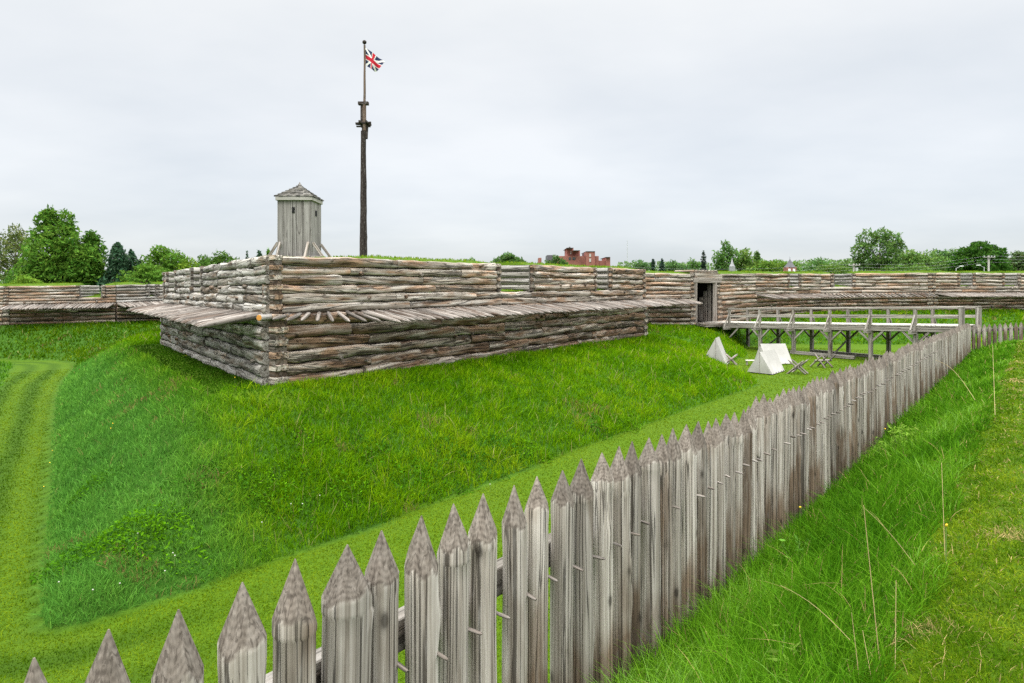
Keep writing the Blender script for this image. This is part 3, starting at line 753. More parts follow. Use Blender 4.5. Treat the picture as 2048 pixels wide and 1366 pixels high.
for n in range(0, 6):
    mb = MB(); beam(mb, bp(n, -.62, bz(n) - .4), bp(n, BW + .62, bz(n) - .4), .19, .19, tone=.9); mb.build("cap_beam", W_BRIDGE, bridge)
    if n in (1, 3, 5):
        mb = MB(); beam(mb, bp(n, .2, FLOOR + .1), bp(n, BW - .1, bz(n) - 1.1), .08, .08, tone=.6); mb.build("cross_brace", W_BRIDGE, bridge)
for (a, b, o_) in ((1.9, 3.6, .05), (2.0, 4.4, BW)):
    mb = MB(); beam(mb, bp(a, o_, FLOOR + .12), bp(b, o_, FLOOR + .12), .2, .2, tone=.75); mb.build("ground_sill", W_BRIDGE, bridge)

# ------------------------------------------------------------------ palisade
pal = thing("palisade_fence", "long palisade of pointed grey posts with peg-fixed rail receding from the foreground to the bridge", "palisade fence", (*(PAL0 + dP_ * 20), -3.1), None, "thing")
TIPS = [(65, 1315), (220, 1257), (357, 1218), (482, 1163), (596, 1117), (693, 1088), (763, 1060), (839, 1032), (910, 1008), (972, 987), (1028, 970), (1076, 953), (1128, 940), (1166, 917), (1204, 905), (1237, 892), (1265, 882), (1298, 875), (1323, 868), (1345, 856), (1371, 848), (1394, 842)]
RADS = {3: .087, 4: .086, 5: .106, 6: .080, 7: .083, 8: .084, 9: .080, 10: .074, 11: .073}
posts = []
for q, (px, py) in enumerate(TIPS):
    y = F_PX * 3.07 / (1034 - (px - 1024)); posts.append((y, -(py - HZ) * y / F_PX, RADS.get(q, random.uniform(.072, .09))))
y = posts[-1][0]
while y < 35.0:
    y += .25 * .797; posts.append((y, None, random.uniform(.074, .092)))
for q in range(3): y0 = posts[0][0] - .2; posts.insert(0, (y0, posts[0][1] + .015, .082))
pegd = np.array((.799, -.602))
def picket(mb, x, y, ztip, zbase, r, hi):
    H = ztip - zbase; tl = random.uniform(.19, .26); ds = .035 if hi else .12
    body = np.arange(0, H - tl * 1.22, max(ds * 2.5, .09)); tipx = np.linspace(H - tl * 1.2, H, 22 if hi else 9); k = np.clip((tipx - (H - tl)) / tl, 0, 1)
    xs = np.concatenate([body, tipx]); rs = np.concatenate([r * (1.04 - .05 * body / H), r * np.clip(1 - k ** 1.12, .03, 1)])
    M = 32 if hi else 12
    ln = random.uniform(-.008, .008); ln2 = random.uniform(-.008, .008); x -= ln * H; y -= ln2 * H
    tube(mb, (x, y, zbase), (ln, ln2, 1), xs, rs, M, .035 if hi else .05, .006, 0, None, random.uniform(.72, 1.12), random.choice((0, .1, .25)), tip_from=H - tl, knob=3 if hi else 0, facet=random.choice((5, 6, 7, 8)))
    # damp brown foot of the post, darkened further as painted contact shade
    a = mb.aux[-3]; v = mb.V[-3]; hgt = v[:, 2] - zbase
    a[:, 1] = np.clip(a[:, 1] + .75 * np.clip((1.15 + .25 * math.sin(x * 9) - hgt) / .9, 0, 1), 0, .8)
rest = MB(); pk_i = 0
for q, (y, zt_, r) in enumerate(posts):
    xx = PAL0[0] + y * dP_[0] / dP_[1] + random.uniform(-.012, .012) 
    zb0 = float(terrain(np.array([xx]), np.array([y]))[0]) - .35
    if zt_ is None: zt_ = -1.22 - .0195 * (y - 5) + random.uniform(-.05, .05) 
    zpeg = -1.80 - .012 * (y - 3) + random.uniform(-.03, .03)
    if q < 103:
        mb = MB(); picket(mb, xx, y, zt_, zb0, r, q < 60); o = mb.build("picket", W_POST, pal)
        if random.random() < .92:
            mb = MB(); an = random.uniform(-.3, .5); pd = np.array((pegd[0] * math.cos(an) - pegd[1] * math.sin(an), pegd[0] * math.sin(an) + pegd[1] * math.cos(an)))
            tube(mb, (xx + pegd[0] * r * .55 + .3 * r, y + pegd[1] * r * .55 + .4 * r, zpeg), (pd[0], pd[1], -.15), [0, .05, .085, .10], [.011, .011, .010, .005], 8, .08, tone=random.uniform(.55, .85)); mb.build("peg", W_STAKE, o)
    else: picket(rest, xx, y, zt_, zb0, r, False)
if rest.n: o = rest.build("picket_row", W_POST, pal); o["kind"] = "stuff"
mb = MB()
for q in range(0, 38, 4):
    y0 = 1.4 + q * .885; y1 = min(y0 + 4 * .885, 35.0); zz = lambda y: -1.76 - .012 * (y - 3)
    if y0 > 34: break
    beam(mb, (PAL0[0] + y0 * .757 - .799 * .14, y0 + .602 * .14, zz(y0)), (PAL0[0] + y1 * .757 - .799 * .14, y1 + .602 * .14, zz(y1)), .1, .17, tone=.7)
mb.build("back_rail", W_BRIDGE, pal)
fen = thing("palisade_fence", "short run of spaced dark pickets beyond the bridge end at the right", "palisade fence", (25.5, 36.2, -2.9), None, "thing")
for q in range(11):
    px = 1947 + q * 10.6; y = 35.7 + q * .06; p = P(px, y); mb = MB()
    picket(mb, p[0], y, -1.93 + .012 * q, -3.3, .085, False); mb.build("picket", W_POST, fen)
mb = MB(); beam(mb, (24.2, 35.85, -2.28), (27.6, 36.5, -2.18), .08, .15, tone=.6); mb.build("back_rail", W_BRIDGE, fen)

# ------------------------------------------------------------------ sentry box
SX0, SX1, SY0, SY1, SZ0, SZ1 = -8.40, -7.21, 24.5, 25.69, 1.0, 3.2
box_t = thing("sentry_box", "narrow grey plank sentry box with shingled pyramid roof on the bastion", "sentry box", ((SX0 + SX1) / 2, (SY0 + SY1) / 2, SZ0))
mb = MB()
cx, cy = (SX0 + SX1) / 2, (SY0 + SY1) / 2
for side in range(4):
    ws = [.2, .25, .24, .23, .27]; tot = sum(ws); x = 0
    for wv in ws:
        wv = wv / tot * 1.19; u = x + wv / 2 - .595; x += wv
        dd = random.uniform(-.008, .008)
        if side == 0: c, h = (cx + u, SY0 + dd, (SZ0 + SZ1) / 2), (wv / 2 - .003, .02, (SZ1 - SZ0) / 2)
        elif side == 1: c, h = (cx + u, SY1 + dd, (SZ0 + SZ1) / 2), (wv / 2 - .003, .02, (SZ1 - SZ0) / 2)
        elif side == 2: c, h = (SX0 + dd, cy + u, (SZ0 + SZ1) / 2), (.02, wv / 2 - .003, (SZ1 - SZ0) / 2)
        else: c, h = (SX1 + dd, cy + u, (SZ0 + SZ1) / 2), (.02, wv / 2 - .003, (SZ1 - SZ0) / 2)
        box(mb, c, h, tone=random.uniform(.78, 1.12))
box(mb, (cx, cy, (SZ0 + SZ1) / 2), (.55, .55, (SZ1 - SZ0) / 2 - .02), tone=.4)
mb.build("board_wall", W_PLANK, box_t, smooth=False)
for c, h in (((-7.84, SY0 - .022, 2.78), (.05, .012, .105)), ((SX1 + .022, 25.05, 2.72), (.012, .09, .105))):
    mb = MB(); box(mb, c, h, bev=.001); mb.build("peep_hole", plain("dark_opening", (.006, .006, .006)), box_t)
mb = MB()
for c, h in (((cx, SY0 - .06, 3.19), (.66, .03, .06)), ((cx, SY1 + .06, 3.19), (.66, .03, .06)), ((SX0 - .04, cy, 3.19), (.03, .618, .06)), ((SX1 + .04, cy, 3.19), (.03, .618, .06))): box(mb, c, h)
mb.build("eave_moulding", M_TRIM, box_t, smooth=False)
mb = MB(); hw = .70; zpk = 3.76; z0 = 3.26; rows = 7
for side in range(4):
    an = side * math.pi / 2; ux, uy = math.cos(an), math.sin(an); vx, vy = -uy, ux
    for r in range(rows):
        a0, a1 = r / rows, min(1, (r + 1.25) / rows); w0 = hw * (1 - a0); w1 = hw * (1 - a1)
        nsh = max(1, int(2 * w0 / .15))
        for k in range(nsh):
            l0, l1 = -w0 + 2 * w0 * k / nsh, -w0 + 2 * w0 * (k + 1) / nsh - .008
            t0, t1 = -w1 + 2 * w1 * k / nsh, -w1 + 2 * w1 * (k + 1) / nsh
            zz = z0 + (zpk - z0) * a0 + .02; z2 = z0 + (zpk - z0) * a1 + .004; dj = random.uniform(-.012, .012)
            pts = [(ux * (w0 + dj) + vx * l0, uy * (w0 + dj) + vy * l0, zz + .02), (ux * (w0 + dj) + vx * l1, uy * (w0 + dj) + vy * l1, zz + .02), (ux * w1 + vx * t1, uy * w1 + vy * t1, z2), (ux * w1 + vx * t0, uy * w1 + vy * t0, z2),
                   (ux * (w0 + dj) + vx * l0, uy * (w0 + dj) + vy * l0, zz - .02), (ux * (w0 + dj) + vx * l1, uy * (w0 + dj) + vy * l1, zz - .02)]
            V = np.array(pts) + (cx, cy, 0); _seed[0] += 1
            mb.add(V, [(0, 1, 2, 3), (4, 5, 1, 0)], None, V * 1.0 + _seed[0] * 3.3 % 50, np.tile((random.uniform(.35, .95), random.choice((0, .2, .5)), 0), (6, 1)))
rf = mb.build("roof", M_SHINGLE, box_t, smooth=False)
mb = MB(); tube(mb, (cx, cy, zpk - .05), (0, 0, 1), [0, .06, .12, .17], [.07, .075, .03, .005], 8, 0); mb.build("finial", W_PLANK, rf)
for (x0, y0, dx, dy) in ((SX0, SY0, -.36, 0), (SX0, SY0, -.02, -.34), (SX1, SY0, -.02, -.36), (SX1, SY0, .40, -.02), (SX1, SY1, .42, 0), (SX0, SY1, -.36, 0)):
    sx = 1 if x0 > cx else -1; sy = 1 if y0 > cy else -1
    a = np.array((x0 + (sx * .04 if dx and abs(dx) > .1 else -sx * .09), y0 + (sy * .04 if abs(dy) > .1 else -sy * .09), 1.62)); b_ = np.array((a[0] + dx, a[1] + dy, 1.06))
    mb = MB(); beam(mb, a, b_, .07, .09, tone=1.05); mb.build("corner_brace", W_STAKE, box_t)
mb = MB(); box(mb, (cx + .05, SY0 - .2, 1.06), (.95, .05, .06), tone=1.0); box(mb, (SX1 + .2, cy, 1.06), (.05, .74, .06), tone=1.0); mb.build("base_timber", W_STAKE, box_t)

# ------------------------------------------------------------------ flagpole and flag
FD = 45.0; k45 = FD / F_PX
def fz(py): return (HZ - py) * k45
def fx(px): return (px - 1024) * k45
pole = thing("flagpole", "tall dark mast with crosstrees and slimmer brown topmast rising behind the sentry box", "flagpole", (fx(727), FD, -.6))
mb = MB(); H = fz(262) + .6; xs = np.linspace(0, H, 40); tube(mb, (fx(727), FD, -.6), (fx(727) - fx(727), 0, 1), xs, np.interp(xs, [0, 3, H], [.27, .25, .165]), 14, .05, .006, 0, None, tone=.85, knob=8)
low = mb.build("lower_mast", W_DARK, pole)
mb = MB(); box(mb, (fx(730), FD, fz(262)), (.15, .13, .30), jit=.03); box(mb, (fx(732), FD - .02, fz(270)), (.10, .11, .25), jit=.03); mb.build("heel_block", W_DARK, pole)
mb = MB(); beam(mb, (fx(712), FD - .12, fz(248)), (fx(743), FD - .12, fz(246)), .14, .12); beam(mb, (fx(711), FD + .12, fz(247)), (fx(742), FD + .12, fz(249)), .14, .12)
beam(mb, (fx(722), FD - .5, fz(246)), (fx(722), FD + .5, fz(246)), .12, .14); beam(mb, (fx(735), FD - .5, fz(246)), (fx(735), FD + .5, fz(246)), .12, .14); beam(mb, (fx(713), FD, fz(253)), (fx(741), FD, fz(253)), .16, .08); mb.build("crosstree", W_DARK, pole)
mb = MB(); beam(mb, (fx(724), FD, fz(255)), (fx(724), FD, fz(208)), .17, .17); mb.build("masthead", W_DARK, pole)
mb = MB(); box(mb, (fx(727), FD, fz(207)), (.34, .16, .10)); mb.build("mast_cap", W_DARK, pole)
mb = MB(); z0 = fz(262); z1 = fz(90); xs = np.linspace(0, z1 - z0, 24); tube(mb, (fx(729.5), FD - .05, z0), (0, 0, 1), xs, np.interp(xs, [0, fz(207) - z0, fz(206) - z0, z1 - z0], [.125, .12, .085, .055]), 12, .02, .01); mb.build("topmast", W_TOPM, pole)
mb = MB(); tt = np.linspace(-1, 1, 9); tube(mb, (fx(729.3), FD - .05, fz(85)), (0, 0, 1), tt * .14, .14 * np.sqrt(np.clip(1 - tt ** 2, .01, 1)), 12, 0); mb.build("truck_ball", W_DARK, pole)
mb = MB(); tube(mb, (fx(731.5), FD - .1, fz(250)), (fx(732) - fx(731.5), 0, fz(92) - fz(250)), [0, 3, fz(92) - fz(250)], [.012] * 3, 5, 0); mb.build("halyard", W_STAKE, pole)
# the flag: 150 x 90 cells coloured in the pattern of the old union flag
nu, nv = 132, 84
u = np.linspace(0, 1, nu + 1)[:, None]; v = np.linspace(0, 1, nv + 1)[None, :]
c00, c01, c10, c11 = np.array((732, 131.)), np.array((731.5, 97.)), np.array((753, 144.)), np.array((769, 125.))
PX = (1 - u) * (1 - v) * c00[0] + (1 - u) * v * c01[0] + u * (1 - v) * c10[0] + u * v * c11[0]
PY = (1 - u) * (1 - v) * c00[1] + (1 - u) * v * c01[1] + u * (1 - v) * c10[1] + u * v * c11[1]
PY = PY + 3.0 * np.sin(u * np.pi) * (.4 - v) ; PX = PX + 2.0 * np.sin(u * 5.5 + v * 2) * u
YY = FD - .1 + .16 * np.sin(u * 7.5 + v * 2.6) * u ** .6 + .05 * np.sin(u * 15 + v * 4)
V = np.stack([fx(PX), YY, fz(PY)], -1).reshape(-1, 3)
Q = []; MI = []
for a in range(nu):
    for b in range(nv):
        k = a * (nv + 1) + b; Q.append((k, k + nv + 1, k + nv + 2, k + 1))
        x = ((a + .5) / nu - .5) * 60; y_ = ((b + .5) / nv - .5) * 36
        if abs(x) < 4.3 or abs(y_) < 4.3: m = 0
        elif abs(x) < 6 or abs(y_) < 6: m = 2
        else:
            dd = min(abs(x * 36 - y_ * 60), abs(x * 36 + y_ * 60)) / math.hypot(36, 60); m = 2 if dd < 2.5 else 1
        MI.append(m)
mb = MB(); Q = np.array(Q); MI = np.array(MI)
mb.add(V, Q); mb.mq = [MI]; fl = mb.build("flag", [M_RED, M_NAVY, M_FLAGW], None, loc=(fx(732), FD - .1, fz(115)))
tag(fl, "small blue flag with red and white crosses flying from the topmast", "flag")

# ------------------------------------------------------------------ tents and camp timbers
def tent(label, fl_, fr, bl, br, zr, sag=.05):
    """wedge tent: front and back base corners on the ground, ridge at height zr"""
    fl_, fr, bl, br = [np.array((*q, float(terrain(np.array([q[0]]), np.array([q[1]]))[0]) + .045)) for q in (fl_, fr, bl, br)]
    rf_ = (fl_ + fr) / 2; rb = (bl + br) / 2; rf_[2] += zr; rb[2] += zr
    t = thing("tent", label, "tent", tuple((fl_ + fr + bl + br) / 4), "white wedge tents in the ditch")
    def panel(a, b, c, d, name, bulge):
        n = 14; mb = MB(); V = []; nrm = unit(np.cross(b - a, d - a))
        for i in range(n + 1):
            for j in range(n + 1):
                s, q = i / n, j / n; p = (a * (1 - s) + b * s) * (1 - q) + (d * (1 - s) + c * s) * q
                V.append(p + nrm * bulge * (math.sin(s * math.pi) * math.sin(q * math.pi) + .3 * math.sin(s * 19 + q * 3) * (1 - q) + .2 * math.sin(s * 31 - q * 5) * (1 - q * .7)))
        Q = [(i * (n + 1) + j, (i + 1) * (n + 1) + j, (i + 1) * (n + 1) + j + 1, i * (n + 1) + j + 1) for i in range(n) for j in range(n)]
        mb.add(V, Q); return mb.build(name, M_CANVAS, t)
    panel(fl_, bl, rb, rf_, "side_panel", sag); panel(br, fr, rf_, rb, "side_panel", sag)
    panel(fr, fl_, rf_, rf_ + (0, 0, .001), "end_flap", -.02); panel(bl, br, rb, rb + (0, 0, .001), "end_flap", -.02)
    mb = MB(); beam(mb, (fl_ + fr) / 2 + unit(rf_ - rb) * (.02, .02, 0), rf_ + unit(rf_ - rb) * .02 - (0, 0, .02), .015, .015, tone=.9); mb.build("tent_pole", W_STAKE, t)
    mb = MB()
    for q in np.linspace(.1, .9, 5):
        for a, b in ((fl_, bl), (fr, br)):
            p = a * (1 - q) + b * q; beam(mb, p + (0, 0, -.06), p + (0, 0, .05), .03, .03, tone=.4)
    mb.build("tent_peg", W_STAKE, t)
tent("nearest white wedge tent with its gable end facing the slope", (11.62, 33.75), (12.5, 32.75), (12.95, 35.0), (13.62, 34.1), 1.02)
tent("white wedge tent standing broadside behind the nearest tent", (13.6, 38.4), (13.9, 37.2), (15.0, 38.5), (15.35, 37.3), 1.05)
tent("white tent half hidden by the grassy slope with only its pointed gable showing", (10.4, 36.8), (11.4, 36.3), (11.05, 38.3), (12.05, 37.8), 1.25)
def cheval(label, p, ang, n=5, L=.55, h=.85):
    z0 = float(terrain(np.array([p[0]]), np.array([p[1]]))[0]); t = thing("cheval_de_frise", label, "barricade", (p[0], p[1], z0), "crossed-stake barricades in the ditch")
    d = np.array((math.cos(ang), math.sin(ang), 0)); s = np.array((-d[1], d[0], 0)); c = np.array((p[0], p[1], z0 + h * .42))
    mb = MB(); tube(mb, c - d * L, d, [0, L, 2 * L], [.06, .062, .055], 10, .05, tone=.7); mb.build("beam", W_STAKE, t)
    for k in range(n):
        e = c + d * L * (-.8 + 1.6 * k / (n - 1)); sg = 1 if k % 2 else -1; a = .72 + random.uniform(-.1, .1)
        v = s * sg * math.cos(a) + np.array((0, 0, math.sin(a))); mb = MB(); l = h * .62
        tube(mb, e - v * l, v, [0, l, 2 * l - .15, 2 * l], [.042, .045, .04, .01], 8, .06, tone=random.uniform(.4, 1.1)); mb.build("pointed_stake", W_STAKE, t)
cheval("barricade of crossed pointed stakes right beside the nearest tent", (13.95, 33.3), .9)
cheval("barricade of crossed stakes under the middle of the footbridge rail", (16.4, 36.0), .35)
cheval("small pile of crossed stakes leaning by the half-hidden tent", (12.0, 37.4), 1.2, 5, .35, .7)
bt = thing("bench", "tiny white-topped camp bench left of the nearest tent", "bench", (12.9, 37.0, FLOOR))
mb = MB(); box(mb, (12.95, 37.0, FLOOR + .25), (.28, .12, .02)); mb.build("seat", W_DECK, bt)
for sx in (-.22, .22): mb = MB(); box(mb, (12.95 + sx, 37.0, FLOOR + .115), (.02, .1, .112)); mb.build("leg", W_STAKE, bt)

# ------------------------------------------------------------------ far buildings, masts, poles
def pbox(mb, x0, x1, y0, y1, d, thick, **k):
    a = P(x0, d, y0); b = P(x1, d, y1); box(mb, ((a[0] + b[0]) / 2, d + thick / 2, (a[2] + b[2]) / 2), (abs(b[0] - a[0]) / 2, thick / 2, abs(a[2] - b[2]) / 2), bev=.02, **k)
D = 170.0
bb = thing("brick_building", "distant red brick block with stepped towers above the rampart", "building", (P(1160, D)[0], D, -3))
mb = MB(); pbox(mb, 1112, 1172, 512, 605, D, 14); mb.build("wing", M_BRICK, bb)
mb = MB(); pbox(mb, 1134, 1147, 496, 605, D + 2, 8); mb.build("stair_tower", M_BRICK, bb)
mb = MB(); pbox(mb, 1146.9, 1160, 501, 605, D + 2.2, 8); mb.build("upper_block", M_BRICK, bb)
mb = MB(); pbox(mb, 1172.2, 1190, 503, 605, D - 1.5, 10); tw = mb.build("front_tower", M_BRICK, bb)
mb = MB(); pbox(mb, 1190.1, 1197.5, 512, 605, D - .5, 8); mb.build("side_block", M_BRICK, bb)
mb = MB(); pbox(mb, 1212, 1220.5, 514.5, 605, D - 1, 8); mb.build("end_pier", M_BRICK, bb)
mb = MB(); pbox(mb, 1197.6, 1211.9, 521, 605, D, 6); mb.build("low_wing", M_BRICK, bb)
for (x0, x1, y0, y1, m) in ((1178.5, 1182, 507.5, 514, M_CONC), (1178.5, 1182, 517, 524, M_CONC)): mb = MB(); pbox(mb, x0, x1, y0, y1, D - 1.62, .1); mb.build("window", m, tw)
for (x0, x1) in ((1137.5, 1142), (1145, 1151)): mb = MB(); pbox(mb, x0, x1, 514.5, 519.5, D - .13, .1); mb.build("window", M_WIN, bb)
mb = MB(); pbox(mb, 1141, 1142.5, 503, 509, D + 1.87, .1); mb.build("window", M_CONC, bb)
mb = MB()
for (x0, x1, y0) in ((1133.5, 1147.4, 495.3), (1147.5, 1160.4, 500.4), (1172, 1190.3, 502.3), (1211.8, 1220.8, 513.8)): pbox(mb, x0, x1, y0, y0 + .6, D - 1.7, 12)
mb.build("parapet_coping", M_ROOFG, bb)
mb = MB(); pbox(mb, 1165.5, 1168, 506, 512, D + 4, 1); pbox(mb, 1138, 1141, 493.5, 495.2, D + 5, 1); mb.build("roof_vent", M_ROOFG, bb)
mb = MB(); pbox(mb, 1094, 1111, 510, 605, D + 12, 8); o = mb.build("flat_roofed_building", M_ROOFG, None, loc=(P(1102, D)[0], D + 12, -3)); tag(o, "dark flat-roofed block just left of the red brick building", "building")
mb = MB(); pbox(mb, 1077, 1083, 515.5, 605, D, 5); o = mb.build("brick_chimney", M_BRICK, None, loc=(P(1080, D)[0], D, -3)); tag(o, "stub of red brick chimney left of the treetops before the brick building", "chimney")
mb = MB(); a = P(1254.5, 200, 480); tube(mb, (a[0], 200, -3), (0, 0, 1), [0, 8, a[2] + 3], [.11, .09, .06], 6, 0); o = mb.build("antenna_mast", M_GREYM, None, loc=(a[0], 200, -3)); tag(o, "thin grey antenna mast standing alone right of the brick building", "antenna")
D = 99.0
ch = thing("church", "small pale church spire among the trees right of the spruce", "church", (P(1465, D)[0], D, -3)); a = P(1465, D, 515)
mb = MB(); pbox(mb, 1461, 1470.5, 532, 600, D, .7); mb.build("belfry", M_PALE, ch)
mb = MB(); tube(mb, (a[0] + .04, D + .35, P(1465, D, 532)[2]), (0, 0, 1), [0, .35, 1.25], [.41, .2, .02], 4, 0); mb.build("spire", M_PALE, ch)
cu = thing("cupola_building", "red cupola with a dark pointed roof and white louvres above the far wall", "building", (P(1583, 97)[0], 97, -3)); D = 97.0; a = P(1583.5, D, 533)
mb = MB(); pbox(mb, 1574, 1593, 534, 600, D, 1.32); mb.build("wall", M_BRICK, cu)
mb = MB(); zb2 = P(0, D, 534)[2]; zt2 = P(0, D, 518)[2]; tube(mb, (a[0], D + .66, zb2), (.0001, 0, 1), [0, (zt2 - zb2) * .45, zt2 - zb2], [.86, .42, .04], 6, 0); rr_ = mb.build("roof", M_ROOFG, cu, smooth=False)
mb = MB(); tube(mb, (a[0], D + .66, zt2 - .05), (0, 0, 1), [0, .4], [.03, .02], 5, 0); mb.build("finial", M_ROOFG, rr_)
for (x0, x1) in ((1576.5, 1581.5), (1585.5, 1590.5)): mb = MB(); pbox(mb, x0, x1, 537.5, 546, D - .06, .05); mb.build("louvre", M_WHITE, cu)
D = 100.0
hs = thing("house", "low red roofed house half hidden between the big tree and the dark conifer", "house", (P(195, D)[0], D, -3))
mb = MB(); pbox(mb, 188, 206, 561, 640, D, 4); mb.build("wall", M_CONC, hs)
mb = MB(); a = P(187, D, 561.5); b_ = P(207, D, 555); V = [(a[0], D - .2, a[2]), (b_[0], D - .2, a[2]), (b_[0], D + 4.2, a[2]), (a[0], D + 4.2, a[2]), (a[0] + .2, D + 2, b_[2]), (b_[0] - .2, D + 2, b_[2])]
mb.add(V, [(0, 1, 5, 4), (2, 3, 4, 5)], [(3, 0, 4), (1, 2, 5)]); mb.build("roof", M_BRICK, hs, smooth=False)
def upole(px, py, d, label, arm=1.6):
    a = P(px, d, py); t = thing("utility_pole", label, "utility pole", (a[0], d, -3)); mb = MB()
    tube(mb, (a[0], d, -3), (0, 0, 1), [0, 3, a[2] + 3], [.17, .15, .12], 8, 0, tone=1.6); mb.build("pole", W_PLANK, t)
    mb = MB(); beam(mb, (a[0] - arm / 2, d - .15, a[2] - .25), (a[0] + arm / 2, d - .15, a[2] - .25), .12, .12, tone=1.2); ca = mb.build("crossarm", W_PLANK, t)
    mb = MB()
    for q in (-.45, .45, .2): tube(mb, (a[0] + arm * q, d - .15, a[2] - .19), (0, 0, 1), [0, .1, .18], [.05, .06, .03], 6, 0)
    mb.build("insulator", M_GREYM, ca); return a
pa = upole(1977, 511, 95, "wooden utility pole in front of the dark round maple")
pb = upole(1707.5, 527, 95, "shorter utility pole left of the big round tree with a grey box")
mb = MB(); box(mb, (pb[0] + .3, 94.8, pb[2] - .9), (.14, .14, .3)); o = mb.build("transformer", M_GREYM, bpy.data.objects["utility_pole.001"])
pw = thing("power_line", "thin pale overhead wires strung between the two utility poles", "wire", (20, 95, 2))
for dz, yy in ((-.05, 0), (-.5, .2), (-.9, .35)):
    for (p0, p1) in ((pb, pa), (pa, pa + np.array((22, 3, 1.2))), (pb + np.array((-30, 6, -.3)), pb)):
        mb = MB(); xs = np.linspace(0, 1, 14); pts = [p0 + (p1 - p0) * q + np.array((0, yy, dz - .5 * math.sin(q * math.pi))) for q in xs]
        for q in range(13): L = np.linalg.norm(pts[q + 1] - pts[q]); tube(mb, pts[q], pts[q + 1] - pts[q], [0, L], [.006] * 2, 4, 0, capend=False)
        mb.build("wire", M_GREYM, pw)
for px, py, lab, sg in ((1912, 536, "street lamp with pale curved arm in front of the maple, left of the pole", 1), (1968, 534, "street lamp head showing just left of the wooden utility pole", -1)):
    d = 90.0; a = P(px, d, py); t = thing("street_lamp", lab, "street lamp", (a[0], d, -3)); mb = MB()
    tube(mb, (a[0], d, -3), (0, 0, 1), [0, a[2] + 3], [.06, .05], 6, 0); mb.build("pole", M_GREYM, t)
    mb = MB(); e = a + np.array((.5 * sg, 0, .22)); L = np.linalg.norm(e - a); tube(mb, a - (0, 0, .05), e - a, [0, L], [.025, .02], 6, 0); mb.build("arm", M_GREYM, t)
    mb = MB(); box(mb, e + np.array((.22 * sg, 0, .03)), (.22, .1, .05)); mb.build("lamp_head", M_WHITE, t)

# ------------------------------------------------------------------ trees
def leaf_mesh(name, parent, C, size, cols, aspect=.75, loc=None, mat=None, up_bias=.25):
    n = len(C); ax = rng.normal(0, 1, (n, 3)); ax /= np.linalg.norm(ax, axis=1)[:, None]
    nr = rng.normal(0, 1, (n, 3)); nr[:, 2] = np.abs(nr[:, 2]) + up_bias
    b = np.cross(nr, ax); b /= np.linalg.norm(b, axis=1)[:, None] + 1e-9
    s = (size * rng.uniform(.6, 1.3, n))[:, None]
    V = np.stack([C - ax * s, C + b * s * aspect * .5, C + ax * s, C - b * s * aspect * .5], 1).reshape(-1, 3)
    o = np.array(base_of(parent)) if parent is not None else np.array(loc)
    Q = np.arange(n * 4).reshape(-1, 4)
    me = bpy.data.meshes.new(name); fill_mesh(me, V - o, Q, np.zeros((0, 3), int))
    a = me.attributes.new("col", 'FLOAT_COLOR', 'POINT'); c = np.ones((n * 4, 4), np.float32); c[:, :3] = np.repeat(cols, 4, 0); a.data.foreach_set("color", c.ravel())
    me.materials.append(mat or M_LEAF); me.update(); me.validate()
    ob = bpy.data.objects.new(name, me); COL.objects.link(ob)
    if parent is not None: ob.parent = parent
    else: ob.location = loc
    return ob
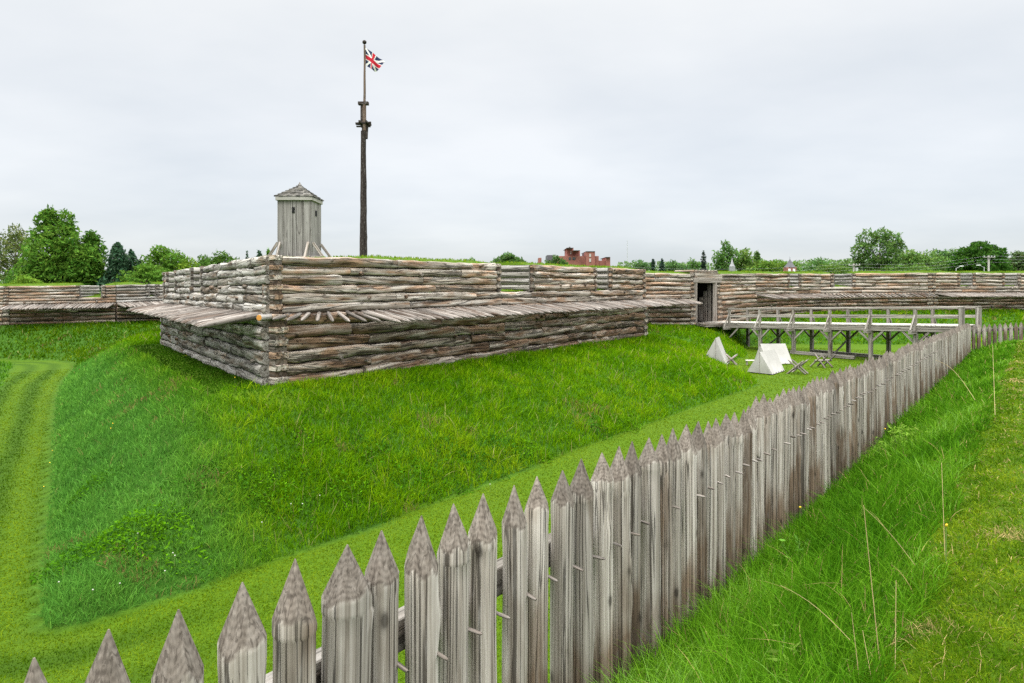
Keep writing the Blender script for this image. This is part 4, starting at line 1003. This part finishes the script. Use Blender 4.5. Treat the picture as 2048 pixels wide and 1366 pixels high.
def tree(label, cat, px, ytop, ybot, wpx, d, col, blobs=None, n=3800, leaf=.30, kind="broad", name="tree", group="trees beyond the fort"):
    """crown spans wpx pixels about px between rows ytop and ybot; blobs = (u, v, ru, rv) in crown units"""
    k = d / F_PX; x = (px - 1024) * k; z1 = (HZ - ytop) * k; z0 = (HZ - ybot) * k; W_ = wpx * k / 2; H = z1 - z0
    t = thing(name, label, cat, (x, d, -3.2), group); mb = MB(); z0g = -3.2
    if kind == "conifer":
        hh = rng.power(1.6, n); hh = 1 - hh; tier = np.floor((1 - hh) * 11) / 11; ff = (1 - hh) * 11 % 1
        rad = W_ * 1.15 * (1 - hh) ** .75 * (.6 + .5 * ff) * (1 + .3 * np.sin(hh * 9 + x)) * np.sqrt(rng.uniform(.15, 1, n)); an = rng.uniform(0, 6.283, n); an = np.round(an / 6.283 * 9) / 9 * 6.283 + rng.normal(0, .22, n) + tier * 5
        C = np.stack([x + rad * np.cos(an), d + rad * np.sin(an), z0 + hh * H - rad * .18], -1)
        tube(mb, (x, d, z0g), (0, 0, 1), [0, z0 - z0g + H * .5, z1 - z0g - .1], [max(.1, W_ * .08), W_ * .05 + .03, .02], 7, .05)
        for q in range(22): a_ = q * 2.4; hq = q / 22; tube(mb, (x, d, z0 + H * hq), (math.cos(a_), math.sin(a_), -.15), [0, W_ * (1 - hq) * .8], [.04, .01], 4, 0)
    else:
        if blobs is None:
            blobs = []; nb = max(7, int(W_ * 2.2))
            for q in range(nb):
                a_ = random.uniform(0, 6.283); rr_ = math.sqrt(random.random()) * .8; v_ = random.uniform(.1, .88); sh = math.sqrt(max(.05, 1 - (abs(v_ - .42) / .62) ** 3.5))
                blobs.append((rr_ * math.cos(a_) * sh, v_, random.uniform(.28, .46), random.uniform(.12, .2), rr_ * math.sin(a_) * sh))
            blobs += [(0, .88, .32, .14, 0), (0, .5, .6, .3, 0), (-.55, .6, .42, .2, .1), (.55, .64, .42, .2, -.1), (.15, .76, .45, .16, .2)]
        Cs = []; per = np.array([b[2] * b[3] for b in blobs]) ** .8; per = (per / per.sum() * n).astype(int) + 20
        for b, m in zip(blobs, per):
            dirs = rng.normal(0, 1, (m, 3)); dirs /= np.linalg.norm(dirs, axis=1)[:, None]; r_ = rng.uniform(.45, 1.0, m) ** .45
            r_ = r_ * (1 + .28 * np.sin(dirs[:, 0] * 6 + b[0] * 30) * np.sin(dirs[:, 2] * 7 + b[1] * 40) + rng.normal(0, .07, m))
            bw = b[4] if len(b) > 4 else random.uniform(-.35, .35)
            Cs.append(np.array((x + b[0] * W_, d + bw * W_, z0 + b[1] * H)) + dirs * r_[:, None] * np.array((b[2] * W_, b[2] * W_, b[3] * H)))
        C = np.concatenate(Cs); tr = max(.09, W_ * .07)
        tube(mb, (x, d, z0g), (.02, 0, 1), np.linspace(0, z0 - z0g + H * .5, 6), np.linspace(tr, tr * .5, 6), 8, .06, .03)
        for b in blobs[:12]:
            p0 = np.array((x, d, z0 + H * min(.45, b[1] * .5))); p1 = np.array((x + b[0] * W_, d + (b[4] if len(b) > 4 else 0) * W_, z0 + b[1] * H)); L = np.linalg.norm(p1 - p0)
            if L > .1: tube(mb, p0, p1 - p0, [0, L * .5, L], [tr * .42, tr * .25, tr * .08], 5, .05)
    mb.build("trunk", M_BARK, t)
    hue = rng.normal(0, 1, len(C)); cl = vnoise(C[:, 0] * 1.0 + C[:, 1] * .7, C[:, 2], .55, 17, 2) - .5
    cols = np.array(col)[None, :] * (1 + .18 * hue[:, None] + .5 * cl[:, None]) ; cols[:, 0] *= 1 + .12 * rng.normal(0, 1, len(C)); cols = np.clip(cols, .004, .6)
    C[:, 2] = np.maximum(C[:, 2], -3.0)
    leaf_mesh("crown", t, C, np.full(len(C), leaf), cols)
    return t
DK = (.062, .145, .018); MD = (.10, .205, .026); LT = (.17, .29, .03); BLU = (.050, .105, .055); OLV = (.12, .155, .045); PALE = (.13, .2, .07)
tree("tallest dark tree at the left with a lighter twin-topped crown", "tree", 112, 419, 575, 150, 96, MD,
     [(-.35, .86, .26, .12, .1), (-.08, .9, .2, .12, -.1), (.28, .84, .22, .15, 0), (.05, .72, .42, .16, .1), (-.3, .68, .3, .14, 0), (.25, .62, .42, .16, -.2), (-.35, .48, .5, .18, .1), (.3, .42, .55, .2, .2), (0, .4, .6, .22, -.3), (-.5, .25, .4, .18, 0), (.55, .25, .45, .2, 0), (0, .15, .8, .2, -.1), (.85, .14, .45, .2, .1), (-.85, .12, .45, .18, .1), (.7, .4, .4, .16, 0), (.95, .3, .35, .16, 0)], 11000, .34)
tree("thin olive-brown tree at the left edge with airy branches", "tree", 32, 450, 570, 90, 104, OLV, None, 2600, .26)
tree("dark broad tree just right of the tallest tree leaning over the house", "tree", 180, 464, 575, 74, 98, DK, None, 2600, .3)
tree("dark blue-green conifer left of the bastion", "conifer", 235, 483, 580, 76, 97, BLU, None, 3600, .3, "conifer", "conifer")
tree("shorter blue-green conifer crowded against the right side of the dark conifer", "conifer", 262, 499, 580, 64, 99, BLU, None, 2600, .3, "conifer", "conifer")
tree("rounded mid green tree between the conifers and the bastion", "tree", 320, 492, 575, 96, 100, MD, None, 3200, .28)
tree("feathery green tree rising over the far end of the bastion left face", "tree", 354, 500, 575, 50, 108, MD, None, 1400, .26)
tree("bright yellow-green treetop over the left end of the bastion", "tree", 378, 514, 580, 56, 100, LT, None, 1400, .24)
tree("spreading green treetop above the middle of the bastion left face", "tree", 440, 502, 580, 96, 98, (.085, .17, .028), None, 2600, .26)
tree("low green treetop peeking over the bastion wall beside the spreading treetop", "tree", 404, 511, 580, 50, 102, (.08, .16, .03), None, 1200, .24)
tree("sparse bluish treetop left of the sentry box braces", "tree", 494, 501, 560, 14, 92, BLU, None, 240, .2, "conifer", "conifer")
tree("sparse bluish treetop touching the sentry box brace", "tree", 517, 500, 560, 18, 92, BLU, None, 300, .2)
tree("small leafy treetop directly behind the sentry box corner brace", "tree", 536, 499, 560, 14, 96, MD, None, 260, .2)
tree("low bright shrub on the rampart below the tallest tree", "shrub", 52, 553, 590, 70, 80, (.16, .27, .03), None, 1500, .2, name="shrub")
tree("dark understorey bush filling the space under the left trees", "shrub", 125, 516, 590, 200, 97, DK, None, 4200, .3, name="shrub")
tree("grey-green bush at the foot of the conifers by the bastion", "shrub", 292, 528, 590, 120, 95, MD, None, 3000, .28, name="shrub")
tree("rounded shrub standing alone on the skyline above the bastion wall", "tree", 1018, 506, 560, 68, 100, (.09, .17, .045), None, 2600, .25)
tree("low green treetop at the end of the bastion rampart left of the rounded shrub", "tree", 944, 515, 560, 34, 110, MD, None, 700, .22)
tree("dark green treetops in front of the left wing of the brick building", "tree", 1112, 511, 560, 50, 110, (.08, .16, .04), None, 1700, .24)
for px, yt, wp, c, lab in ((1282, 521, 64, (.08, .16, .05), "low bluish green trees just right of the antenna mast"), (1352, 523, 70, (.085, .17, .05), "low green trees between the two small pines and the gateway"),
                      (1384, 518, 46, (.09, .18, .04), "small round tree just left of the spruce above the gateway")):
    tree(lab, "tree", px, yt, 575, wp, 125, c, None, 1100, .28)
tree("small dark pine, the left one of a pair above the curtain wall", "conifer", 1306, 516, 570, 22, 120, (.03, .06, .04), None, 900, .22, "conifer", "pine_tree")
tree("small dark pine, the right one of a pair above the curtain wall", "conifer", 1324, 515, 570, 21, 120, (.03, .06, .04), None, 900, .22, "conifer", "pine_tree")
tree("slender dark spruce rising above the gateway roof", "conifer", 1407, 500, 570, 25, 112, (.03, .05, .032), None, 700, .24, "conifer", "spruce_tree")
tree("tall open tree just left of the pale spire", "tree", 1452, 482, 570, 56, 110, (.10, .2, .045), None, 2600, .26)
tree("rounded yellow-green tree right of the pale spire", "tree", 1488, 500, 570, 46, 112, (.13, .22, .045), None, 1700, .26)
tree("small upright tree at the right of the spire group", "tree", 1513, 503, 570, 28, 114, (.11, .2, .045), None, 1000, .25)
tree("broad bright bush below the spire group", "shrub", 1525, 521, 575, 80, 105, (.115, .205, .03), None, 2000, .26, name="shrub")
tree("low bright shrub between the spire group and the red cupola", "shrub", 1566, 523, 575, 70, 108, (.10, .19, .03), None, 900, .25, name="shrub")
tree("dark low tree just right of the red cupola", "tree", 1636, 517, 575, 80, 118, (.09, .18, .045), None, 1500, .27)
tree("hazy green tree between the cupola and the shorter utility pole", "tree", 1688, 519, 575, 76, 120, (.11, .2, .05), None, 1300, .27)
tree("low yellowish shrub under the cupola-side trees", "shrub", 1655, 529, 575, 130, 110, (.10, .18, .03), None, 1500, .25, name="shrub")
tree("large loose round tree standing highest on the right skyline", "tree", 1757, 458, 572, 112, 104, (.10, .185, .045),
     [(-.35, .82, .35, .16, .1), (.1, .88, .3, .13, 0), (.45, .78, .34, .16, 0), (.72, .7, .25, .13, .1), (-.65, .62, .3, .15, 0), (0, .6, .5, .2, -.2), (-.4, .42, .42, .18, .1), (.4, .5, .35, .16, -.1), (-.75, .4, .2, .1, 0), (.1, .3, .4, .2, .2), (-.2, .15, .5, .15, 0)], 5200, .27)
for px, yt, wp, c, lab in ((1812, 498, 110, (.12, .22, .045), "light green bushy tree right of the large loose tree"), (1858, 502, 120, (.125, .225, .05), "pale green bushy trees midway to the dark maple"), (1892, 501, 70, (.10, .19, .055), "hazy tree tucked behind the left side of the dark maple"),
                      (2036, 503, 70, (.10, .155, .055), "pale olive tree at the right edge of the photo"), (2062, 510, 46, (.10, .16, .05), "pale tree cut by the right edge")):
    tree(lab, "tree", px, yt, 575, wp, 112, c, None, 2400, .27)
tree("dark dense domed maple behind the utility pole", "tree", 1959, 484, 572, 114, 102, (.040, .105, .014),
     [(0, .82, .42, .17, 0), (-.35, .72, .42, .18, .1), (.35, .72, .42, .18, -.1), (-.6, .5, .4, .22, 0), (.6, .5, .4, .22, .1), (0, .5, .7, .3, -.3), (-.72, .3, .3, .18, .2), (.72, .3, .3, .18, 0), (0, .2, .8, .2, 0), (0, .95, .2, .06, .1)], 8000, .30)
tree("low hedge-like bush along the rampart left of the maple", "shrub", 1790, 530, 578, 150, 100, (.085, .165, .03), None, 2600, .25, name="shrub")

# the wood closing the horizon, haze mixed into its leaf colour, too far to count its trees
C = []
for (p0, p1, d, yt, n_) in ((-80, 500, 150, 549, 9000), (1235, 1560, 175, 526, 6000), (1540, 2150, 170, 521, 12000), (880, 1240, 220, 531, 2500)):
    px = rng.uniform(p0, p1, n_); dd = d + rng.uniform(-9, 9, n_); x = (px - 1024) / F_PX * dd
    top = (HZ - yt + 13 * (vnoise(px, px * 0 + d, .028, 77, 3) - .5)) / F_PX * dd; C.append(np.stack([x, dd, -3 + (top + 3) * rng.random(n_) ** .55], -1))
C = np.concatenate(C); cl = vnoise(C[:, 0], C[:, 2] * 1.5, .3, 78, 3); cols = np.array((.115, .195, .06))[None, :] * (.55 + .9 * cl[:, None] + .12 * rng.normal(0, 1, (len(C), 1))); cols = np.clip(cols, .01, .5)
tl = leaf_mesh("treeline", None, C, np.full(len(C), .42), cols, .8, (0, 160, 0)); tag(tl, "hazy far wood along the horizon behind the nearer trees", None, None, "stuff")

# ------------------------------------------------------------------ grass
def blades(name, label, pos, h, wd, col, lean=.35, curve=.35, seg=3, dirbias=None, category=None):
    n = len(pos); an = rng.uniform(0, 6.283, n)
    ld = np.stack([np.cos(an), np.sin(an)], -1)
    if dirbias is not None: ld = ld * .8 + np.asarray(dirbias); ld /= np.linalg.norm(ld, axis=1)[:, None] + 1e-9
    an2 = rng.uniform(0, 3.1416, n); sd2 = np.stack([np.cos(an2), np.sin(an2), np.zeros(n)], -1)
    l = np.abs(rng.normal(0, lean, n)) ; cv = np.abs(rng.normal(0, curve, n)) 
    ts = np.linspace(0, 1, seg + 1); Vs = []
    for k, t in enumerate(ts):
        off = h * (l * t + cv * t * t); zz = h * t * np.clip(1 - .35 * (l * t + cv * t) , .2, 1) 
        c = pos + np.concatenate([ld * off[:, None], zz[:, None]], 1)
        if k < seg:
            wk = wd * (1 - .75 * t ** 1.5); Vs += [c - sd2 * wk[:, None] / 2, c + sd2 * wk[:, None] / 2]
        else: Vs.append(c)
    V = np.stack(Vs, 1); m = V.shape[1]; b = np.arange(n)[:, None] * m
    Q = np.concatenate([b + np.array([2 * k, 2 * k + 1, 2 * k + 3, 2 * k + 2])[None, :] for k in range(seg - 1)], 0); T = b + np.array([2 * seg - 2, 2 * seg - 1, 2 * seg])[None, :]
    me = bpy.data.meshes.new(name); fill_mesh(me, V.reshape(-1, 3), Q, T)
    C = np.ones((n, m, 4), np.float32); C[:, :, :3] = col[:, None, :]
    a = me.attributes.new("col", 'FLOAT_COLOR', 'POINT'); a.data.foreach_set("color", C.ravel())
    me.polygons.foreach_set("use_smooth", np.ones(len(me.polygons), bool))
    me.materials.append(M_BLADE); me.update()
    o = bpy.data.objects.new(name, me); COL.objects.link(o); tag(o, label, category, None, "stuff"); return o
def scatter(n, r0, r1, a0, a1, power=2):
    """points round the camera, thinning with distance"""
    a = rng.uniform(R(a0), R(a1), n)
    r = np.exp(rng.uniform(math.log(r0), math.log(r1), n)) if power == 2 else (r0 ** (2 - power) + (r1 ** (2 - power) - r0 ** (2 - power)) * rng.random(n)) ** (1 / (2 - power))
    return r * np.sin(a), r * np.cos(a), r
def colmix(n, stops, f):
    s = np.array([q[0] for q in stops]); c = np.array([q[1] for q in stops]); return np.stack([np.interp(f, s, c[:, i]) for i in range(3)], -1)
G_DK, G_MD, G_LT, G_YL, G_BL, STRAW = (.020, .080, .002), (.062, .180, .005), (.130, .275, .014), (.20, .30, .02), (.05, .165, .032), (.36, .27, .11)
# long grass on the bank between the path and the palisade
x, y, r = scatter(420000, 2.0, 45, -24, 44, 1.55)
pal_, bk = zones(x, y); m = (pal_ < .0) & (pal_ > -1.98 + (vnoise(x, y, 1.3, 9, 2) - .5) * .3) & (y > 1.2)
x, y, r, pal_ = x[m], y[m], r[m], pal_[m]; z = terrain(x, y) - .01
pt_ = vnoise(x, y, 1.1, 21, 3); f = np.clip(.5 + (pt_ - .5) * 1.3 + rng.normal(0, .2, len(x)), 0, 1)
col = colmix(len(x), [(0, G_DK), (.5, G_MD), (.9, G_LT), (1, (.16, .32, .05))], f); dry = rng.random(len(x)) < .018; col[dry] = np.array(STRAW) * rng.uniform(.7, 1.1, (dry.sum(), 1))
edge = sstep(-.35, 0, pal_); hh = rng.uniform(.16, .40, len(x)) * (1 - .45 * edge) * (.75 + .5 * vnoise(x, y, .7, 4, 2)) * (1 - .5 * sstep(1.25, 1.95, -pal_))
blades("tall_grass", "long lush grass on the bank between palisade and mown path", np.stack([x, y, z], -1), hh, np.maximum(.0045 * rng.uniform(.7, 1.5, len(x)), .0010 * r), col, .35, .5, 4, (.25, -.35))
# short mown grass and straw on the path
x, y, r = scatter(420000, 1.6, 40, 14, 50, 1.7); pal_, bk = zones(x, y); m = (pal_ < -1.85); x, y, r = x[m], y[m], r[m]; z = terrain(x, y) - .005
dryp = vnoise(x, y, 1.15, 31, 3); f = np.clip(.42 + (vnoise(x, y, 3.0, 8, 2) - .5) * .9 + rng.normal(0, .22, len(x)), 0, 1)
col = colmix(len(x), [(0, (.030, .088, .001)), (.5, (.088, .165, .003)), (1, (.19, .245, .010))], f)
sp_ = rng.random(len(x)) < .04 + .5 * sstep(.54, .68, dryp); col[sp_] = np.array((.38, .29, .12)) * rng.uniform(.6, 1.2, (sp_.sum(), 1))
blades("mown_grass", "short mown grass with straw patches along the path", np.stack([x, y, z], -1), rng.uniform(.018, .05, len(x)) * (1 + .5 * (f < .3)), np.maximum(.0035, .0011 * r), col, .9, .5, 2)
# slope of the near bastion and the other fort slopes
x, y, r = scatter(900000, 7.5, 75, -46, 44, 1.75)
inF = inside(x, y, F_POLY); inW = inside(x, y, W_POLY); mk, p_, f_, l_ = mown_mask(x, y); dW, iW, _ = dist_poly(x, y, VW[:, :2])
m = inF & ~inW & (mk < .5) & (dW > .12); x, y, r, dW, iW = x[m], y[m], r[m], dW[m], iW[m]; z = terrain(x, y) - .01
p1 = vnoise(x, y, .45, 41, 3); p2 = vnoise(x, y, 2.2, 42, 2); f = np.clip(.55 + (p1 - .5) * .8 + (p2 - .5) * .6 + rng.normal(0, .17, len(x)), 0, 1)
col = colmix(len(x), [(0, (.028, .090, .001)), (.4, (.073, .195, .001)), (.75, (.128, .268, .002)), (1, (.210, .320, .006))], f)
leftb = sstep(1.0, 3.5, ((x - Cn[0]) * nL_[0] + (y - Cn[1]) * nL_[1])); farl = sstep(42, 46, y) * (x < -10); col = col * (1 - .35 * farl[:, None]); leftb = leftb * (1 - farl); col = col * (1 - .7 * leftb[:, None]) + np.array((.075, .225, .040)) * (.7 * leftb[:, None]) * (.7 + .6 * f[:, None])  # left slope's lighter bluish sheen is painted into the blades
rust = (vnoise(x, y, .8, 55, 2) > .74) & (rng.random(len(x)) < .25); col[rust] = np.array((.22, .17, .06))
hh = rng.uniform(.10, .34, len(x)) * (.45 + 1.1 * p2) * np.clip(dW / .7, .35, 1)
sdh = rng.random(len(x)) < .014 * (1 - .8 * leftb); col[sdh] = np.array((.24, .25, .075)) * rng.uniform(.7, 1.2, (sdh.sum(), 1)); hh = hh * np.where(sdh, 1.6, 1) * (1 - .3 * leftb)
blades("tall_grass", "rough tall grass covering the slopes below the fort walls", np.stack([x, y, z], -1), hh, np.maximum(.008, .0011 * r) * rng.uniform(.7, 1.3, len(x)), col, .3, .4, 3, (.1, -.1))
# grass along the ditch side of the palisade, the left bank and the far side of the right ditch
x, y, r = scatter(260000, 2.0, 70, -46, 46, 1.5); pal_, bk = zones(x, y); inF = inside(x, y, F_POLY); mk, p_, f_, l_ = mown_mask(x, y)
m = (~inF) & (((pal_ > 0.12) & (mk < .5)) | ((pal_ < -2.0) & (y > 34.5) & (mk < .5))); x, y, r = x[m], y[m], r[m]; z = terrain(x, y) - .01
f = np.clip(.5 + (vnoise(x, y, .9, 61, 3) - .5) * 1.2 + rng.normal(0, .2, len(x)), 0, 1); col = colmix(len(x), [(0, G_DK), (.5, G_MD), (1, G_LT)], f)
blades("tall_grass", "rough grass along the ditch side of the palisade and on the left bank", np.stack([x, y, z], -1), rng.uniform(.14, .34, len(x)), np.maximum(.006, .0011 * r), col, .35, .45, 3)
# mown floor of the ditch
x, y, r = scatter(520000, 6.5, 52, -46, 40, 1.8); mk, p_, f_, l_ = mown_mask(x, y); m = (f_ | l_); x, y, r = x[m], y[m], r[m]; z = terrain(x, y) - .004
dF, _, _ = dist_poly(x, y, FOOT); st = .5 + .5 * np.sin(dF * 2 * np.pi / 1.25 + 1.0 + vnoise(x, y, .3, 3, 2) * 2)
lm = sstep(-2, -7, x + .4 * (y - 9)); st = st * lm + .12 * (1 - lm)
f = np.clip(.92 - .85 * st + (vnoise(x, y, 1.2, 71, 3) - .5) * .7 + rng.normal(0, .16, len(x)), 0, 1)
col = colmix(len(x), [(0, (.030, .078, .001)), (.5, (.070, .138, .0015)), (1, (.145, .220, .006))], f)
lg = l_[m]; col[lg] = np.array((.034, .098, .003)) * (.7 + .6 * f[lg][:, None])
blades("mown_grass", "short mown grass striped along the ditch floor", np.stack([x, y, z], -1), rng.uniform(.025, .055, len(x)) * (1 + .8 * lg), np.maximum(.006, .0012 * r), col, .6, .4, 2)
# rampart top grass
V = np.array([v.co for v in ro.data.vertices]); fs = [tuple(p.vertices) for p in ro.data.polygons if p.normal.z > .5]
pts = []
for q in fs:
    a, b, c, d_ = [V[k] for k in q]; ar = np.linalg.norm(np.cross(b - a, d_ - a)); k = int(ar * 26) + 1; s = rng.random((k, 1)); t_ = rng.random((k, 1)); pts.append((a * (1 - s) + b * s) * (1 - t_) + (d_ * (1 - s) + c * s) * t_)
pts = np.concatenate(pts); f = rng.uniform(.3, 1, len(pts)); col = colmix(len(pts), [(0, G_MD), (.6, (.13, .23, .008)), (1, (.22, .28, .02))], f)
blades("rampart_grass", "short yellow-green grass along the rampart tops", pts, rng.uniform(.04, .12, len(pts)), np.full(len(pts), .04), col, .3, .3, 2)

# leafy weeds on the slope: patches of broad leaves
WC = [(430, 985, 1.1), (520, 960, .9), (650, 960, 1.0), (700, 985, .8), (800, 955, 1.1), (880, 950, .9), (960, 930, .7), (560, 1010, .8), (300, 1050, .9), (250, 1080, .8), (330, 1085, .9), (1010, 900, .7), (1060, 905, .6), (900, 900, .6), (1250, 850, .6), (1190, 862, .5), (1320, 770, .7), (1380, 760, .8), (1430, 745, .7), (1290, 720, .6), (180, 980, .6), (130, 1130, .6), (620, 880, .6), (740, 900, .7)]
Cs = []; cc = []
for (px, py, s) in WC:
    lo, hi_ = 6.0, 45.0                           # where the sight line meets the ground
    for _ in range(40):
        md = (lo + hi_) / 2; q = P(px, md, py)
        if q[2] > float(terrain(np.array([q[0]]), np.array([q[1]]))[0]): lo = md
        else: hi_ = md
    q = P(px, lo); k = int(600 * s); a = rng.uniform(0, 6.283, k); rr_ = np.sqrt(rng.random(k)) * s * .85 * (.6 + .8 * vnoise(np.cos(a) * 2 + px, np.sin(a) * 2 + py, 1.2, 5, 2))
    x = q[0] + rr_ * np.cos(a) * 1.3; y = q[1] + rr_ * np.sin(a); z = terrain(x, y) + .02 + rng.uniform(0, .34, k) * s * (1 - (rr_ / (s * .85)) ** 2).clip(.1, 1) * (.5 + vnoise(x, y, 3, 2, 1))
    Cs.append(np.stack([x, y, z], -1)); base = np.array(random.choice(((.05, .15, .004), (.07, .19, .003), (.04, .13, .008), (.08, .20, .003)))); cc.append(base[None, :] * rng.uniform(.65, 1.35, (k, 1)))
ob = leaf_mesh("leafy_weeds", None, np.concatenate(Cs), np.full(sum(len(q) for q in Cs), .046), np.clip(np.concatenate(cc), 0, .5), .8, (0, 0, 0), M_LEAF, 1.2); tag(ob, "patches of broad-leaved weeds among the slope grass", None, None, "stuff")
# goldenrod-like leafy clump on the near bank
def hit(px, py, lo=1.5, hi_=45.0):
    for _ in range(40):
        md = (lo + hi_) / 2; q = P(px, md, py)
        if q[2] > float(terrain(np.array([q[0]]), np.array([q[1]]))[0]): lo = md
        else: hi_ = md
    q = P(px, lo); q[2] = float(terrain(np.array([q[0]]), np.array([q[1]]))[0]); return q
def plant(px, py, label, h, n, leaf, col, stems=3, name="leafy_plant", spread=.12):
    q = hit(px, py); t = thing(name, label, "plant", tuple(q)); mb = MB(); C = []
    for k in range(stems):
        a = random.uniform(0, 6.28); d = np.array((math.cos(a) * .3, math.sin(a) * .3, 1)); hh = h * random.uniform(.7, 1); b = q + np.array((math.cos(a), math.sin(a), 0)) * spread * random.random()
        tube(mb, b, d, [0, hh * .5, hh], [.004, .003, .0015], 5, 0)
        for l in range(n): C.append(b + unit(d) * hh * (.25 + .75 * (l + 1) / n) + rng.normal(0, leaf * .5, 3))
    mb.build("stem", M_LEAF_STEM, t); C = np.array(C); leaf_mesh("foliage", t, C, np.full(len(C), leaf), np.array(col)[None, :] * rng.uniform(.7, 1.3, (len(C), 1)), .7, None, M_LEAF, .8)
M_LEAF_STEM = plain("green_stem", (.12, .2, .04))
plant(1545, 1366, "yellow-green seedling at the bottom edge beside the palisade foot", .26, 5, .045, (.17, .30, .04), 3)
plant(1590, 1140, "small leafy sapling on the bank near the palisade posts", .30, 6, .04, (.10, .24, .03), 3)
plant(1830, 890, "broad yellow-green leafy clump halfway along the bank", .3, 16, .05, (.16, .29, .03), 14, spread=.5)
plant(1795, 905, "smaller yellow-green leafy clump left of the broad clump", .26, 12, .045, (.15, .28, .03), 10, spread=.4)
# dry stalks
def stalk(p0, p1, label, r=.002, head=False, bend=.06):
    """p0, p1 = (px, py, depth) of foot and tip"""
    a = P(p0[0], p0[2], p0[1]); b = P(p1[0], p1[2], p1[1]); r *= .55; mb = MB(); k = 8; pts = [a + (b - a) * q + np.array((0, 0, bend * math.sin(q * math.pi))) for q in np.linspace(0, 1, k)]
    for q in range(k - 1): L = np.linalg.norm(pts[q + 1] - pts[q]); tube(mb, pts[q], pts[q + 1] - pts[q], [0, L], [r * (1 - .5 * q / k), r * (1 - .5 * (q + 1) / k)], 5, 0, tone=random.uniform(.9, 1.2))
    if head: d = unit(b - a); tube(mb, b - d * .16, d, [0, .03, .08, .13, .17], [.002, .008, .010, .007, .002], 6, .2, tone=.8)
    o = mb.build("dry_stalk", M_STRAW, None, loc=tuple(a)); tag(o, label, "dry stalk", "dry stalks on the bank")
M_STRAW = plain("straw", (.34, .27, .12), .8, .2, 9)
SK = [((1765, 1380, 3.0), (1727, 1010, 3.1), "tallest straight straw stalk standing near the bottom of the bank", .0045, False, .0), ((1790, 1370, 2.9), (1792, 1160, 3.0), "pale upright stalk just right of the tallest straw stalk", .004, False, 0), ((1890, 1120, 4.1), (1883, 925, 4.3), "upright brown seed stalk at the edge of the mown path", .004, False, 0),
      ((1720, 1370, 2.95), (1703, 1225, 3.0), "short leaning stalk left of the tallest straw stalk", .0035, False, 0), ((1745, 1370, 2.9), (1725, 1260, 3.0), "short stalk close beside the foot of the tallest stalk", .0035, False, 0), 
      ((1950, 800, 8), (1870, 720, 9), "long pale stalk arching over the far bank", .0042, False, .1), ((1990, 830, 7), (1985, 690, 8.5), "upright reddish stalk far along the path edge", .0042, False, 0), 
      ((1700, 1280, 3.1), (1560, 1170, 3.4), "thin fallen stalk lying toward the palisade", .0025, False, .03), ((1830, 1130, 3.9), (1728, 1015, 4.1), "slender stalk leaning left beside the tallest one", .003, False, .02)]
for s in SK: stalk(*s)
# dandelions
for q, (px, py) in enumerate([(350, 1140), (346, 1128), (330, 1170), (118, 1192), (186, 1205), (582, 1031), (605, 1030), (524, 1068), (276, 1088), (240, 1190), (640, 1010), (980, 985), (830, 1150)]):
    p = hit(px, py, 6); t = thing("dandelion", "white dandelion seed head in the slope grass", "flower", tuple(p), "dandelion seed heads"); mb = MB(); hq = random.uniform(.2, .3); tube(mb, p, (random.uniform(-.1, .1), 0, 1), [0, hq], [.006, .005], 5, 0); mb.build("stem", M_LEAF_STEM, t)
    mb = MB(); tt = np.linspace(-1, 1, 7); tube(mb, p + (0, 0, hq), (0, 0, 1), tt * .014, .014 * np.sqrt(np.clip(1 - tt ** 2, .02, 1)), 8, .1); mb.build("seed_head", M_PUFF, t)
for q, (px, py) in enumerate([(222, 872), (226, 862), (100, 940), (88, 990), (105, 915), (1752, 885), (1600, 1050), (1770, 880), (372, 722), (470, 770), (1892, 1128)]):
    p = hit(px, py, 3); t = thing("yellow_flower", "small yellow flower in the rough grass", "flower", tuple(p), "yellow flowers"); mb = MB(); hq = .22; tube(mb, p, (0, 0, 1), [0, hq], [.004, .003], 5, 0); mb.build("stem", M_LEAF_STEM, t)
    mb = MB(); rr_ = .017 if p[1] > 6 else .008; tube(mb, p + (0, 0, hq), (0, -.4, 1), [0, .01, .016], [rr_ * .5, rr_, rr_ * .7], 9, .15); mb.build("petals", M_YELLOW, t)
